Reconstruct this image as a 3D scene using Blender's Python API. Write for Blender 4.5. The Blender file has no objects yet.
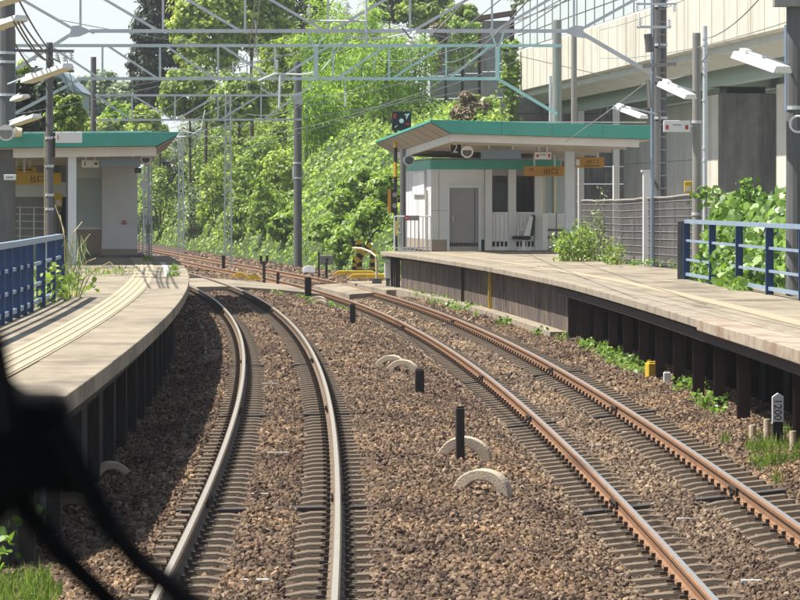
import bpy, bmesh, math, random
import numpy as np
from mathutils import Vector, Matrix, noise as mnoise

scene = bpy.context.scene
col = scene.collection
rng = np.random.default_rng(7)
random.seed(7)

# ------------------------------------------------------------------ camera, sky, sun, exposure
F = 3500.0      # focal length in pixels of an 800 pixel wide picture
YH = 201.6      # horizon row
H = 2.49        # eye height over the near rail
cam_d = bpy.data.cameras.new('camera')
cam = bpy.data.objects.new('camera', cam_d)
col.objects.link(cam)
cam.location = (0, 0, H)
cam.rotation_euler = (math.radians(90), 0, 0)
cam_d.sensor_width = 36
cam_d.lens = 36 * F / 800
cam_d.shift_y = -(300 - YH) / 800
cam_d.clip_start = 0.1
cam_d.clip_end = 6000
cam_d.dof.use_dof = True
cam_d.dof.focus_distance = 70
cam_d.dof.aperture_fstop = 27
scene.camera = cam

SUN = Vector((-0.55, 0.0, 1.0)).normalized()
SUN_EL = math.asin(SUN.z)
world = bpy.data.worlds.new('World')
scene.world = world
world.use_nodes = True
nt = world.node_tree
bg = nt.nodes['Background']
sky = nt.nodes.new('ShaderNodeTexSky')
sky.sky_type = 'NISHITA'
sky.sun_disc = False
sky.sun_elevation = SUN_EL
sky.sun_rotation = math.atan2(SUN.x, SUN.y)
sky.air_density = 1.0
sky.dust_density = 0.7
sky.ozone_density = 1.0
# bright summer haze low in the sky all round, thinning upward to blue
_tc = nt.nodes.new('ShaderNodeTexCoord'); _sx = nt.nodes.new('ShaderNodeSeparateXYZ')
nt.links.new(_tc.outputs['Generated'], _sx.inputs[0])
_mr = nt.nodes.new('ShaderNodeMapRange'); _mr.inputs[1].default_value = 0.0; _mr.inputs[2].default_value = .55; _mr.inputs[3].default_value = .8; _mr.inputs[4].default_value = .08
nt.links.new(_sx.outputs[2], _mr.inputs[0])
_mx = nt.nodes.new('ShaderNodeMix'); _mx.data_type = 'RGBA'; _mx.inputs[7].default_value = (7.4, 7.8, 8.0, 1)
nt.links.new(_mr.outputs[0], _mx.inputs[0]); nt.links.new(sky.outputs[0], _mx.inputs[6]); nt.links.new(_mx.outputs[2], bg.inputs[0])
bg.inputs[1].default_value = 0.08
sun_d = bpy.data.lights.new('sun', 'SUN')
sun_d.energy = 5.0
sun_d.angle = math.radians(0.53)
sun_d.color = (1.0, 0.95, 0.86)
sun = bpy.data.objects.new('sun', sun_d)
col.objects.link(sun)
sun.rotation_euler = SUN.to_track_quat('Z', 'Y').to_euler()
sun.location = (-30, 40, 60)
scene.view_settings.view_transform = 'Standard'
scene.view_settings.look = 'None'
scene.view_settings.exposure = 0.8
scene.view_settings.gamma = 1

# ------------------------------------------------------------------ measures
def P(x, y, d):
    return Vector(((x - 400) * d / F, d, H - (y - YH) * d / F))

def cubic(p, d):
    u = d / 100 - .5
    X = p[0] + p[1] * u + p[2] * u * u + p[3] * u ** 3
    s = (p[1] + 2 * p[2] * u + 3 * p[3] * u * u) / 100
    return X, s
PL = (-1.6794, -3.9179, -5.507, -1.6898)
PR = (2.1733, -3.4236, -4.854, -1.8477)
def trk(side, d):
    p = PL if side == 'L' else PR
    if d > 130:
        X, s = cubic(p, 130)
        return X + s * (d - 130), s
    return cubic(p, d)
def frame(side, d):
    X, s = trk(side, d)
    q = math.sqrt(1 + s * s)
    return Vector((X, d, 0)), Vector((s / q, 1 / q, 0)), Vector((1 / q, -s / q, 0))
def tz(side, o):               # height of the plane through both rail tops
    return 0.0115 + 0.0203 * o if side == 'L' else -0.216 + 0.1095 * o
def tp(side, d, o, z=0.0, abs_z=None):
    c, t, n = frame(side, d)
    p = c + n * o
    p.z = tz(side, o) + z if abs_z is None else abs_z
    return p
def steps(side, d0, d1, step):
    d = d0; out = []
    while d < d1:
        out.append(d)
        s = trk(side, d)[1]
        d += step / math.sqrt(1 + s * s)
    return out

# ------------------------------------------------------------------ materials
def ramp(n, stops):
    r = n.new('ShaderNodeValToRGB')
    el = r.color_ramp.elements
    while len(el) < len(stops): el.new(0.5)
    for e, (p, c) in zip(el, stops):
        e.position = p; e.color = (*c, 1)
    return r

def M(name, c1, c2=None, scale=3.0, rough=.75, bump=0.0, bscale=60.0, metal=0.0, stretch=(1, 1, 1), stain=None, stain_scale=.6,
      stain_stretch=(1, 1, 1), stain_lo=.5, stain_hi=.7, island=0.0, spec=.35):
    m = bpy.data.materials.new(name); m.use_nodes = True
    n = m.node_tree.nodes; l = m.node_tree.links
    b = n['Principled BSDF']
    b.inputs['Roughness'].default_value = rough
    b.inputs['Metallic'].default_value = metal
    b.inputs['Specular IOR Level'].default_value = spec
    if c2 is None: c2 = tuple(x * .8 for x in c1)
    tc = n.new('ShaderNodeTexCoord')
    mp = n.new('ShaderNodeMapping'); mp.inputs['Scale'].default_value = stretch
    l.new(tc.outputs['Object'], mp.inputs[0])
    nz = n.new('ShaderNodeTexNoise'); nz.inputs['Scale'].default_value = scale; nz.inputs['Detail'].default_value = 7; nz.inputs['Roughness'].default_value = .65
    l.new(mp.outputs[0], nz.inputs[0])
    r = ramp(n, [(.3, c1), (.7, c2)])
    l.new(nz.outputs[0], r.inputs[0])
    out = r.outputs[0]
    if stain:
        mp2 = n.new('ShaderNodeMapping'); mp2.inputs['Scale'].default_value = stain_stretch
        l.new(tc.outputs['Object'], mp2.inputs[0])
        n2 = n.new('ShaderNodeTexNoise'); n2.inputs['Scale'].default_value = stain_scale; n2.inputs['Detail'].default_value = 8; n2.inputs['Roughness'].default_value = .7
        l.new(mp2.outputs[0], n2.inputs[0])
        r2 = ramp(n, [(stain_lo, (0, 0, 0)), (stain_hi, (1, 1, 1))])
        l.new(n2.outputs[0], r2.inputs[0])
        mx = n.new('ShaderNodeMix'); mx.data_type = 'RGBA'
        l.new(r2.outputs[0], mx.inputs[0]); l.new(out, mx.inputs[6]); mx.inputs[7].default_value = (*stain, 1)
        out = mx.outputs[2]
    if island:
        g = n.new('ShaderNodeNewGeometry')
        hs = n.new('ShaderNodeHueSaturation')
        mr = n.new('ShaderNodeMapRange'); mr.inputs[3].default_value = 1 - island; mr.inputs[4].default_value = 1 + island
        l.new(g.outputs['Random Per Island'], mr.inputs[0]); l.new(mr.outputs[0], hs.inputs['Value']); l.new(out, hs.inputs['Color'])
        out = hs.outputs[0]
    l.new(out, b.inputs['Base Color'])
    if bump:
        nb = n.new('ShaderNodeTexNoise'); nb.inputs['Scale'].default_value = bscale; nb.inputs['Detail'].default_value = 5
        l.new(mp.outputs[0], nb.inputs[0])
        bp = n.new('ShaderNodeBump'); bp.inputs['Strength'].default_value = bump; bp.inputs['Distance'].default_value = .02
        l.new(nb.outputs[0], bp.inputs['Height']); l.new(bp.outputs[0], b.inputs['Normal'])
    return m

def leafmat(name, c1, c2, c3, scale=.5, trans=.4, gloss=.42, var=.35):
    """Leaves: colour differs from clump to clump and from leaf to leaf; light comes through."""
    m = bpy.data.materials.new(name); m.use_nodes = True
    n = m.node_tree.nodes; l = m.node_tree.links
    b = n['Principled BSDF']; b.inputs['Roughness'].default_value = gloss; b.inputs['Specular IOR Level'].default_value = .4
    out = n['Material Output']
    tc = n.new('ShaderNodeTexCoord')
    nz = n.new('ShaderNodeTexNoise'); nz.inputs['Scale'].default_value = scale; nz.inputs['Detail'].default_value = 3
    l.new(tc.outputs['Object'], nz.inputs[0])
    g = n.new('ShaderNodeNewGeometry')
    ma = n.new('ShaderNodeMath'); ma.operation = 'MULTIPLY_ADD'; ma.inputs[1].default_value = .5
    mb = n.new('ShaderNodeMath'); mb.operation = 'SUBTRACT'; mb.inputs[1].default_value = .25
    l.new(g.outputs['Random Per Island'], ma.inputs[0]); l.new(nz.outputs[0], mb.inputs[0]); l.new(mb.outputs[0], ma.inputs[2])
    r = ramp(n, [(.2, c1), (.5, c2), (.8, c3)])
    l.new(ma.outputs[0], r.inputs[0])
    hs = n.new('ShaderNodeHueSaturation')
    mr = n.new('ShaderNodeMapRange'); mr.inputs[3].default_value = 1 - var; mr.inputs[4].default_value = 1 + var
    l.new(g.outputs['Random Per Island'], mr.inputs[0]); l.new(mr.outputs[0], hs.inputs['Value']); l.new(r.outputs[0], hs.inputs['Color'])
    l.new(hs.outputs[0], b.inputs['Base Color'])
    tr = n.new('ShaderNodeBsdfTranslucent')
    hs2 = n.new('ShaderNodeHueSaturation'); hs2.inputs['Value'].default_value = 1.5; hs2.inputs['Saturation'].default_value = 1.1
    l.new(hs.outputs[0], hs2.inputs['Color']); l.new(hs2.outputs[0], tr.inputs[0])
    mx = n.new('ShaderNodeMixShader'); mx.inputs[0].default_value = trans
    l.new(b.outputs[0], mx.inputs[1]); l.new(tr.outputs[0], mx.inputs[2]); l.new(mx.outputs[0], out.inputs[0])
    return m

mt = {}
mt['ballast_soil'] = M('ballast_soil', (.06, .039, .027), (.11, .073, .05), 9, .95, .8, 40)
mt['deck'] = M('deck_concrete', (.37, .315, .23), (.25, .21, .152), 1.6, .9, .35, 90, stain=(.12, .10, .075), stain_scale=.7, stain_stretch=(1, .5, 1), stain_lo=.47, stain_hi=.72)
mt['coping'] = M('coping_concrete', (.365, .31, .23), (.25, .21, .16), 2.5, .9, .3, 60, stain=(.16, .12, .09), stain_scale=1.6, stain_lo=.5, stain_hi=.72)
mt['peeling'] = M('peeling_white_paint', (.42, .355, .27), (.34, .285, .215), 2.5, .85, .3, 40, stain=(.26, .18, .125), stain_scale=1.4, stain_lo=.47, stain_hi=.6)
mt['stain_wall'] = M('stained_wall', (.20, .15, .115), (.055, .043, .036), 2.6, .95, .8, 14, stretch=(1.3, 1.3, .8), stain=(.05, .042, .04), stain_scale=1.4, stain_stretch=(2, 2, .35), stain_lo=.48, stain_hi=.62)
mt['shade_dark'] = M('under_deck_shade', (.07, .062, .056), (.04, .036, .033), 1.6, .95, .4, 30, stretch=(2, 2, .6))  # near black: the shade under the decks is put into this colour
mt['concrete'] = M('concrete', (.42, .40, .36), (.33, .31, .28), 1.5, .9, .2, 50)
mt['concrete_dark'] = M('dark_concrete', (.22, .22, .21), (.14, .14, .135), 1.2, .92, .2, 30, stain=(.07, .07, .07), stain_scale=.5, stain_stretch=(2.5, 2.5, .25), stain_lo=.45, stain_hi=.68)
mt['pole'] = M('pole_concrete', (.30, .285, .26), (.22, .21, .195), 2.2, .9, .2, 60, stretch=(3, 3, .5))
mt['pole_dark'] = M('pole_dark', (.15, .15, .15), (.1, .1, .1), 2.2, .8, .1, 60, stretch=(3, 3, .5))
mt['fascia'] = M('viaduct_concrete', (.66, .63, .54), (.54, .51, .43), .5, .9, .2, 8, stain=(.30, .255, .18), stain_scale=.55, stain_stretch=(2.6, 2.6, .1), stain_lo=.5, stain_hi=.75)
mt['underside'] = M('viaduct_underside', (.6, .6, .54), (.5, .5, .45), .4, .9)
mt['girder'] = M('viaduct_girder', (.42, .52, .48), (.36, .45, .42), .4, .7)
mt['turq'] = M('turquoise_paint', (.07, .36, .275), (.06, .31, .24), 1.2, .5, stain=(.12, .34, .27), stain_scale=1.5, stain_stretch=(1, 1, .4), stain_lo=.5, stain_hi=.8)
mt['wall_grey'] = M('pale_grey_panel', (.70, .70, .69), (.61, .61, .60), 1.2, .7, stain=(.46, .45, .43), stain_scale=.8, stain_stretch=(1.5, 1.5, .3), stain_lo=.6, stain_hi=.9)
mt['white'] = M('white_paint', (.8, .8, .78), (.72, .72, .71), 2, .5)
mt['cream'] = M('cream_paint', (.74, .68, .5), (.66, .6, .43), 2, .5)
mt['post_white'] = M('pale_blue_white_paint', (.66, .7, .73), (.58, .62, .66), 1.5, .5)
mt['tan'] = M('tan_base_panel', (.36, .30, .24), (.3, .25, .2), 2, .8)
mt['door'] = M('grey_door', (.29, .285, .29), (.25, .25, .25), 2, .5)
mt['soffit'] = M('soffit_board', (.52, .47, .4), (.44, .39, .33), 1.5, .8)
mt['soffit_brown'] = M('brown_soffit', (.38, .33, .28), (.3, .26, .22), 1.5, .8)
mt['steel'] = M('galvanised_steel', (.60, .63, .65), (.48, .51, .53), 2, .5, metal=.15)
mt['steel_teal'] = M('aged_teal_steel', (.55, .62, .63), (.44, .51, .52), 2, .55, metal=.1)
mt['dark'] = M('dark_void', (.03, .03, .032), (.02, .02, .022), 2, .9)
mt['black'] = M('black_paint', (.018, .018, .02), (.012, .012, .014), 4, .55)
mt['wood_dark'] = M('tarred_wood', (.05, .04, .034), (.03, .025, .022), 5, .85, .4, 30, stretch=(4, 4, .7))
mt['navy'] = M('navy_paint', (.018, .05, .135), (.014, .04, .11), 3, .45)
mt['blue_rail'] = M('pale_blue_rail', (.30, .40, .52), (.24, .33, .44), 3, .4, metal=.2)  # fence rails paler than their posts: reflection put into the colour
mt['sign_blue'] = M('blue_grey_sign', (.22, .29, .36), (.2, .265, .33), 3, .5)
mt['orange_sign'] = M('orange_sign', (.52, .26, .03), (.46, .225, .025), 2, .5)
mt['yellow_sign'] = M('yellow_sign', (.58, .36, .025), (.52, .32, .02), 2, .5)
mt['yellow'] = M('yellow_paint', (.62, .42, .03), (.5, .33, .03), 4, .6, stain=(.3, .2, .06), stain_scale=3, stain_lo=.55, stain_hi=.75)
mt['pale_yellow'] = M('worn_yellow_paint', (.41, .345, .23), (.36, .3, .2), 2, .8, stain=(.36, .3, .22), stain_scale=1.2, stain_lo=.5, stain_hi=.8)
mt['tactile_bar'] = M('tactile_bar_cream', (.49, .42, .285), (.4, .34, .235), 2, .7)
mt['worn_white'] = M('worn_white_paint', (.68, .67, .64), (.55, .53, .49), 3, .8)
mt['red'] = M('red_paint', (.5, .04, .035), None, 3, .5)
mt['sleeper'] = M('dusty_sleeper', (.21, .165, .12), (.12, .09, .064), 5, .95, .5, 50, stretch=(.6, 3, 3))
mt['sleeper_wood'] = M('old_timber_sleeper', (.10, .085, .075), (.06, .052, .047), 7, .9, .6, 50, stretch=(.5, 4, 4))
mt['clip'] = M('rail_clip_iron', (.085, .06, .043), (.05, .037, .028), 9, .8, metal=.1)
mt['rail_top'] = M('polished_rail', (.62, .59, .53), (.48, .44, .38), 14, .38, metal=.85)
mt['rail_top_dull'] = M('worn_rail_top', (.56, .5, .40), (.45, .39, .30), 10, .42, metal=.6)
mt['rust_orange'] = M('orange_rust', (.29, .16, .085), (.19, .105, .06), 6, .85, .3, 60)
mt['rust_pale'] = M('dusty_rust', (.19, .14, .095), (.115, .083, .057), 6, .85, .3, 60)
mt['rust_beam'] = M('rusty_steel', (.055, .03, .024), (.03, .019, .017), 4, .8, .2, 40)
mt['ring'] = M('weathered_concrete_ring', (.60, .50, .36), (.44, .36, .26), 9, .95, .5, 70, stain=(.22, .18, .14), stain_scale=5, stain_lo=.55, stain_hi=.75)
mt['rubber'] = M('black_rubber', (.006, .006, .007), (.004, .004, .005), 6, .95, spec=.08)
mt['glass'] = M('dull_window_film', (.42, .48, .47), (.36, .42, .41), 1, .25)
mt['dark_glass'] = M('dark_window', (.07, .085, .085), (.05, .06, .06), 1.5, .15)
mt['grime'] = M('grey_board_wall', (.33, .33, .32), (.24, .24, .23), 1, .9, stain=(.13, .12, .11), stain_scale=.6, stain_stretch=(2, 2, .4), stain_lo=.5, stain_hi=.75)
mt['wall_weather'] = M('weathered_wall', (.72, .72, .70), (.6, .6, .58), .8, .9, stain=(.42, .41, .39), stain_scale=.5, stain_stretch=(2, 2, .3), stain_lo=.5, stain_hi=.8)
mt['barrier'] = M('pale_barrier_panel', (.62, .68, .70), (.55, .61, .64), .4, .3)
mt['net_dark'] = M('dark_fence_net', (.10, .095, .095), (.07, .065, .065), 3, .9)
mt['wire'] = M('wire_grey', (.28, .3, .31), None, 3, .5, metal=.4)
mt['wire_white'] = M('wire_white', (.7, .72, .74), None, 3, .5)
mt['insul'] = M('white_porcelain', (.75, .77, .78), (.66, .68, .7), 3, .25)
mt['bark'] = M('bark', (.12, .095, .07), (.07, .055, .04), 6, .95, .6, 20, stretch=(2, 2, .5))
mt['bamboo_culm'] = M('bamboo_culm', (.22, .26, .08), (.15, .2, .06), 2, .5)
mt['soil'] = M('earth_and_grass', (.06, .075, .025), (.10, .085, .05), .8, .95, .5, 8)
mt['undergrowth'] = M('undergrowth', (.028, .05, .012), (.055, .085, .02), .9, .95, 1.0, 3)
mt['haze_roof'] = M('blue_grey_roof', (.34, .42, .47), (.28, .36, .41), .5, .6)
mt['straw'] = M('dry_grass_stem', (.5, .42, .22), (.4, .34, .17), 3, .8)
L_kudzu = leafmat('kudzu_leaf', (.14, .22, .035), (.25, .37, .06), (.38, .48, .13), .35, trans=.48)
L_kudzu_near = leafmat('kudzu_leaf_near', (.075, .155, .022), (.14, .25, .035), (.24, .36, .07), .9, gloss=.38)
L_light = leafmat('light_broad_leaf', (.19, .26, .05), (.33, .42, .08), (.45, .52, .14), .4, trans=.55)
L_bamboo = leafmat('bamboo_leaf', (.17, .29, .035), (.27, .41, .06), (.38, .5, .1), .3, trans=.55)
L_dark = leafmat('dark_evergreen_leaf', (.018, .032, .014), (.032, .052, .02), (.06, .085, .035), .5, trans=.2)
L_mid = leafmat('mid_green_leaf', (.12, .19, .035), (.24, .34, .065), (.37, .45, .13), .5, trans=.5)
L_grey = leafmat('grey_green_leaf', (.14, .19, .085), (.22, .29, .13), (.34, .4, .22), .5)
L_grass = leafmat('grass_blade', (.10, .17, .03), (.16, .25, .04), (.25, .32, .08), 1.5)
L_straw = leafmat('dead_vine', (.14, .10, .06), (.2, .15, .085), (.26, .2, .12), 1.0, trans=.2)

# ------------------------------------------------------------------ mesh helpers
def tag(o, label=None, cat=None, group=None, kind=None):
    if label: o['label'] = label
    if cat: o['category'] = cat
    if group: o['group'] = group
    if kind: o['kind'] = kind
    return o
def wloc(o):
    v = Vector((0, 0, 0))
    while o is not None:
        v += o.location; o = o.parent
    return v
def thing(name, loc, label, cat, group=None):
    o = bpy.data.objects.new(name, None); col.objects.link(o)
    o.location = loc; o.empty_display_size = .2
    return tag(o, label, cat, group)
def copy_tree(o, parent=None):
    c = o.copy(); col.objects.link(c)
    if parent is not None: c.parent = parent
    for ch in list(o.children): copy_tree(ch, c)
    return c

class MB:
    def __init__(s): s.v = []; s.f = []; s.m = []
    def poly(s, pts, faces, mi=0):
        b = len(s.v); s.v += [tuple(p) for p in pts]
        for f in faces: s.f.append(tuple(b + i for i in f)); s.m.append(mi)
        return s
    def box(s, c, size, X=None, Y=None, mi=0):
        c = Vector(c); X = Vector(X).normalized() if X is not None else Vector((1, 0, 0))
        Z = Vector((0, 0, 1)); Y = Vector(Y).normalized() if Y is not None else Z.cross(X).normalized()
        Z = X.cross(Y)
        a, b, h = size[0] / 2, size[1] / 2, size[2] / 2
        pts = [c + X * i * a + Y * j * b + Z * k * h for k in (-1, 1) for j in (-1, 1) for i in (-1, 1)]
        return s.poly(pts, [(0, 2, 3, 1), (4, 5, 7, 6), (0, 1, 5, 4), (2, 6, 7, 3), (0, 4, 6, 2), (1, 3, 7, 5)], mi)
    def bar(s, p0, p1, w, h, up=(0, 0, 1), mi=0):
        p0 = Vector(p0); p1 = Vector(p1); t = (p1 - p0); L = t.length
        if L < 1e-6: return s
        t /= L; up = Vector(up)
        if abs(t.dot(up)) > .98: up = Vector((0, 1, 0)) if abs(t.y) < .9 else Vector((1, 0, 0))
        sd = t.cross(up).normalized(); u = sd.cross(t)
        pts = [p + sd * i * w / 2 + u * k * h / 2 for p in (p0, p1) for (i, k) in ((-1, -1), (1, -1), (1, 1), (-1, 1))]
        return s.poly(pts, [(3, 2, 1, 0), (4, 5, 6, 7), (0, 1, 5, 4), (1, 2, 6, 5), (2, 3, 7, 6), (3, 0, 4, 7)], mi)
    def tube(s, path, r, n=8, r2=None, caps=True, mi=0):
        path = [Vector(p) for p in path]; N = len(path); pts = []
        up = None
        for i, p in enumerate(path):
            t = (path[min(i + 1, N - 1)] - path[max(i - 1, 0)]).normalized()
            if up is None: up = Vector((0, 0, 1)) if abs(t.z) < .9 else Vector((1, 0, 0))
            sd = t.cross(up).normalized(); u = sd.cross(t).normalized(); up = u
            rr = r if r2 is None else r + (r2 - r) * i / max(N - 1, 1)
            for k in range(n):
                a = 2 * math.pi * k / n
                pts.append(p + sd * math.cos(a) * rr + u * math.sin(a) * rr)
        fs = [(i * n + k, i * n + (k + 1) % n, (i + 1) * n + (k + 1) % n, (i + 1) * n + k) for i in range(N - 1) for k in range(n)]
        if caps: fs += [tuple(range(n - 1, -1, -1)), tuple((N - 1) * n + k for k in range(n))]
        return s.poly(pts, fs, mi)
    def prism(s, prof, org, u, v, ext, mi=0, side_mi=None):
        """Closed outline prof (a,b) in the plane org + a*u + b*v, pushed along ext."""
        org = Vector(org); u = Vector(u); v = Vector(v); ext = Vector(ext); n = len(prof)
        pts = [org + u * a + v * b for a, b in prof] + [org + u * a + v * b + ext for a, b in prof]
        flip = u.cross(v).dot(ext) > 0
        caps = [tuple(range(n)), tuple(range(2 * n - 1, n - 1, -1))]
        sides = [(i, n + i, n + (i + 1) % n, (i + 1) % n) for i in range(n)]
        if flip:
            caps = [tuple(reversed(c)) for c in caps]; sides = [tuple(reversed(c)) for c in sides]
        s.poly(pts, caps + sides, mi)
        if side_mi:
            k = len(s.m) - n
            for i, q in side_mi.items(): s.m[k + i] = q
        return s
    def sweep(s, stations, closed=True, mi=None, caps=True):
        """stations: list of lists of points (same count each)."""
        n = len(stations[0]); pts = [p for st in stations for p in st]; fs = []; ms = []
        rng_ = range(n) if closed else range(n - 1)
        b = len(s.v); s.v += [tuple(p) for p in pts]
        for i in range(len(stations) - 1):
            for k in rng_:
                s.f.append(tuple(b + q for q in (i * n + k, (i + 1) * n + k, (i + 1) * n + (k + 1) % n, i * n + (k + 1) % n)))
                s.m.append(mi[k] if mi else 0)
        if caps and closed:
            s.f.append(tuple(b + k for k in range(n))); s.m.append(mi[0] if mi else 0)
            e = b + (len(stations) - 1) * n
            s.f.append(tuple(e + k for k in range(n - 1, -1, -1))); s.m.append(mi[0] if mi else 0)
        return s
    def text(s, string, height, c, right=(1, 0, 0), up=(0, 0, 1), mi=0, sx=1.0):
        cu = bpy.data.curves.new('t', 'FONT'); cu.body = string; cu.size = 1; cu.align_x = 'CENTER'; cu.align_y = 'CENTER'; cu.extrude = .008; cu.resolution_u = 3
        o = bpy.data.objects.new('t', cu); col.objects.link(o)
        dg = bpy.context.evaluated_depsgraph_get(); dg.update()
        me = bpy.data.meshes.new_from_object(o.evaluated_get(dg))
        c = Vector(c); right = Vector(right).normalized(); up = Vector(up).normalized(); nn = right.cross(up)
        ys = [v.co.y for v in me.vertices]; xs = [v.co.x for v in me.vertices]
        if ys:
            y0, y1 = min(ys), max(ys); x0, x1 = min(xs), max(xs); k = height / max(y1 - y0, 1e-3)
            pts = [c + right * (v.co.x - (x0 + x1) / 2) * k * sx + up * (v.co.y - (y0 + y1) / 2) * k + nn * v.co.z * k for v in me.vertices]
            s.poly(pts, [tuple(p.vertices) for p in me.polygons], mi)
        bpy.data.objects.remove(o); bpy.data.curves.remove(cu); bpy.data.meshes.remove(me)
        return s
    def build(s, name, mats, parent=None, smooth=False, bevel=0, world_coords=True, loc=None):
        off = wloc(parent) if (parent is not None and world_coords) else Vector((0, 0, 0))
        if loc is not None and parent is None: off = Vector(loc)
        me = bpy.data.meshes.new(name)
        me.from_pydata([(x - off.x, y - off.y, z - off.z) for x, y, z in s.v], [], s.f)
        if not isinstance(mats, (list, tuple)): mats = [mats]
        for m in mats: me.materials.append(m)
        if len(mats) > 1: me.polygons.foreach_set('material_index', s.m)
        if smooth: me.polygons.foreach_set('use_smooth', [True] * len(s.f))
        me.update()
        o = bpy.data.objects.new(name, me); col.objects.link(o)
        if parent is not None: o.parent = parent
        elif loc is not None: o.location = loc
        if bevel:
            bv = o.modifiers.new('bevel', 'BEVEL'); bv.width = bevel; bv.segments = 2; bv.limit_method = 'ANGLE'
        return o

def mesh_np(name, V, Q, mats, parent=None, off=(0, 0, 0), midx=None):
    """Mesh out of arrays: V (n,3), Q (m,k) faces of k corners."""
    V = np.asarray(V, float) - np.asarray(off, float); Q = np.asarray(Q, np.int32)
    me = bpy.data.meshes.new(name)
    me.vertices.add(len(V)); me.vertices.foreach_set('co', V.astype(np.float32).ravel())
    k = Q.shape[1]
    me.loops.add(Q.size); me.loops.foreach_set('vertex_index', Q.ravel())
    me.polygons.add(len(Q)); me.polygons.foreach_set('loop_start', np.arange(len(Q), dtype=np.int32) * k)
    if not isinstance(mats, (list, tuple)): mats = [mats]
    for m in mats: me.materials.append(m)
    if midx is not None: me.polygons.foreach_set('material_index', np.asarray(midx, np.int32))
    me.update(calc_edges=True)
    o = bpy.data.objects.new(name, me); col.objects.link(o)
    if parent is not None: o.parent = parent
    return o

def unit(a): return a / np.maximum(np.linalg.norm(a, axis=1, keepdims=True), 1e-9)
def leaves(name, C, N, size, mat, parent=None, aspect=.6, fold=.12, off=None, T=None, lobed=False, midx=None):
    """Leaf blades at C facing N: a kite of four corners, or a seven-cornered blade."""
    n = len(C); N = unit(N)
    if T is None: T = rng.normal(size=(n, 3))
    T = unit(T - N * np.sum(T * N, axis=1, keepdims=True))
    B = np.cross(N, T); L = np.asarray(size).reshape(-1, 1) * np.ones((n, 1)); W = L * aspect
    if lobed:
        shape = [(-.5, 0, 0), (-.38, .42, 1), (.05, .5, 1), (.5, 0, 0), (.05, -.5, 1), (-.38, -.42, 1)]
    else:
        shape = [(-.5, 0, 0), (-.08, .5, 1), (.5, 0, 0), (-.08, -.5, 1)]
    V = np.stack([C + T * L * a + B * W * b + N * L * fold * c for a, b, c in shape], axis=1).reshape(-1, 3)
    k = len(shape)
    Q = np.arange(n * k).reshape(n, k)
    if off is None: off = wloc(parent) if parent is not None else (0, 0, 0)
    return mesh_np(name, V, Q, mat, parent, off, midx)

def clumps(center, rad, nclump, nleaf, clump_r=.3, bottom=-.6, shell=.5, taper=0.0):
    """Leaf places and facings for a crown of uneven clumps inside an ellipsoid."""
    c = np.asarray(center, float); r = np.asarray(rad, float)
    D = unit(rng.normal(size=(nclump * 3, 3)))
    D = D[D[:, 2] > bottom][:nclump]
    rr = shell + (1 - shell) * rng.random((len(D), 1)) ** .6
    loc = D * rr
    if taper:
        k = 1 - taper * (loc[:, 2:3] * .5 + .5); loc[:, :2] *= k
    CC = c + loc * r
    cr = clump_r * r.mean() * (.6 + .8 * rng.random((len(D), 1, 1)))
    d = unit(rng.normal(size=(len(D) * nleaf, 3))).reshape(len(D), nleaf, 3)
    q = rng.random((len(D), nleaf, 1)) ** .45
    flat = np.array([1.15, 1.15, .75])
    Pn = CC[:, None, :] + d * q * cr * flat
    Nn = d * .8 + D[:, None, :] * .5 + rng.normal(size=d.shape) * .45 + np.array([-.15, -.1, .55])
    return Pn.reshape(-1, 3), Nn.reshape(-1, 3)

def sag(a, b, s, n=14):
    a = Vector(a); b = Vector(b)
    return [a.lerp(b, i / n) - Vector((0, 0, 4 * s * (i / n) * (1 - i / n))) for i in range(n + 1)]

# ------------------------------------------------------------------ terrain
def npX(p, Y):
    Y = np.asarray(Y, float)
    u = np.minimum(Y, 130) / 100 - .5
    X = p[0] + p[1] * u + p[2] * u * u + p[3] * u ** 3
    X0, s = cubic(p, 130)
    return X + np.maximum(Y - 130, 0) * s
RB = [(-.9, -.505), (-.78, -.50), (-.62, -.485), (-.36, -.46), (-.16, -.40), (.16, -.365), (.36, -.385), (.62, -.35), (.78, -.345), (1.0, -.34), (1.3, -.28), (1.9, -.20), (2.6, -.22), (3.4, -.5)]
LB = [(-3.6, -.55), (-2.2, -.40), (-1.4, -.30), (-1.1, -.18), (-.92, -.155), (-.76, -.185), (-.62, -.205), (-.36, -.203), (-.2, -.165), (.2, -.16), (.36, -.198), (.62, -.195), (.70, -.185), (.80, -.148), (1.05, -.138), (1.3, -.14)]
def ground_z(X, Y):
    X = np.asarray(X, float); Y = np.asarray(Y, float)
    xl = npX(PL, Y); xr = npX(PR, Y)
    oL = X - xl; oR = X - xr
    zl = np.interp(oL, [a for a, b in LB], [b for a, b in LB])
    zr = np.interp(oR, [a for a, b in RB], [b for a, b in RB])
    w = xr - xl
    m0 = 1.3; m1 = w - .9
    t = np.clip((oL - m0) / np.maximum(m1 - m0, .1), 0, 1)
    zm = -.17 + (-.505 + .17) * t + .09 * np.sin(math.pi * np.clip(t, 0, 1)) ** 1
    return np.where(oL < m0, zl, np.where(oR > -.9, zr, zm))

def sheet(name, mat, xs_of_y, ys, zf, kind='structure'):
    V = []; nx = None
    for y in ys:
        xs = xs_of_y(y); nx = len(xs)
        z = zf(xs, np.full(len(xs), y))
        V.append(np.stack([xs, np.full(len(xs), y), z], 1))
    V = np.concatenate(V); ny = len(ys)
    i, j = np.meshgrid(np.arange(nx - 1), np.arange(ny - 1))
    a = (j * nx + i).ravel()
    Q = np.stack([a, a + 1, a + nx + 1, a + nx], 1)
    o = mesh_np(name, V, Q, mat)
    o['kind'] = kind
    o.data.polygons.foreach_set('use_smooth', [True] * len(Q))
    return o

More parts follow.
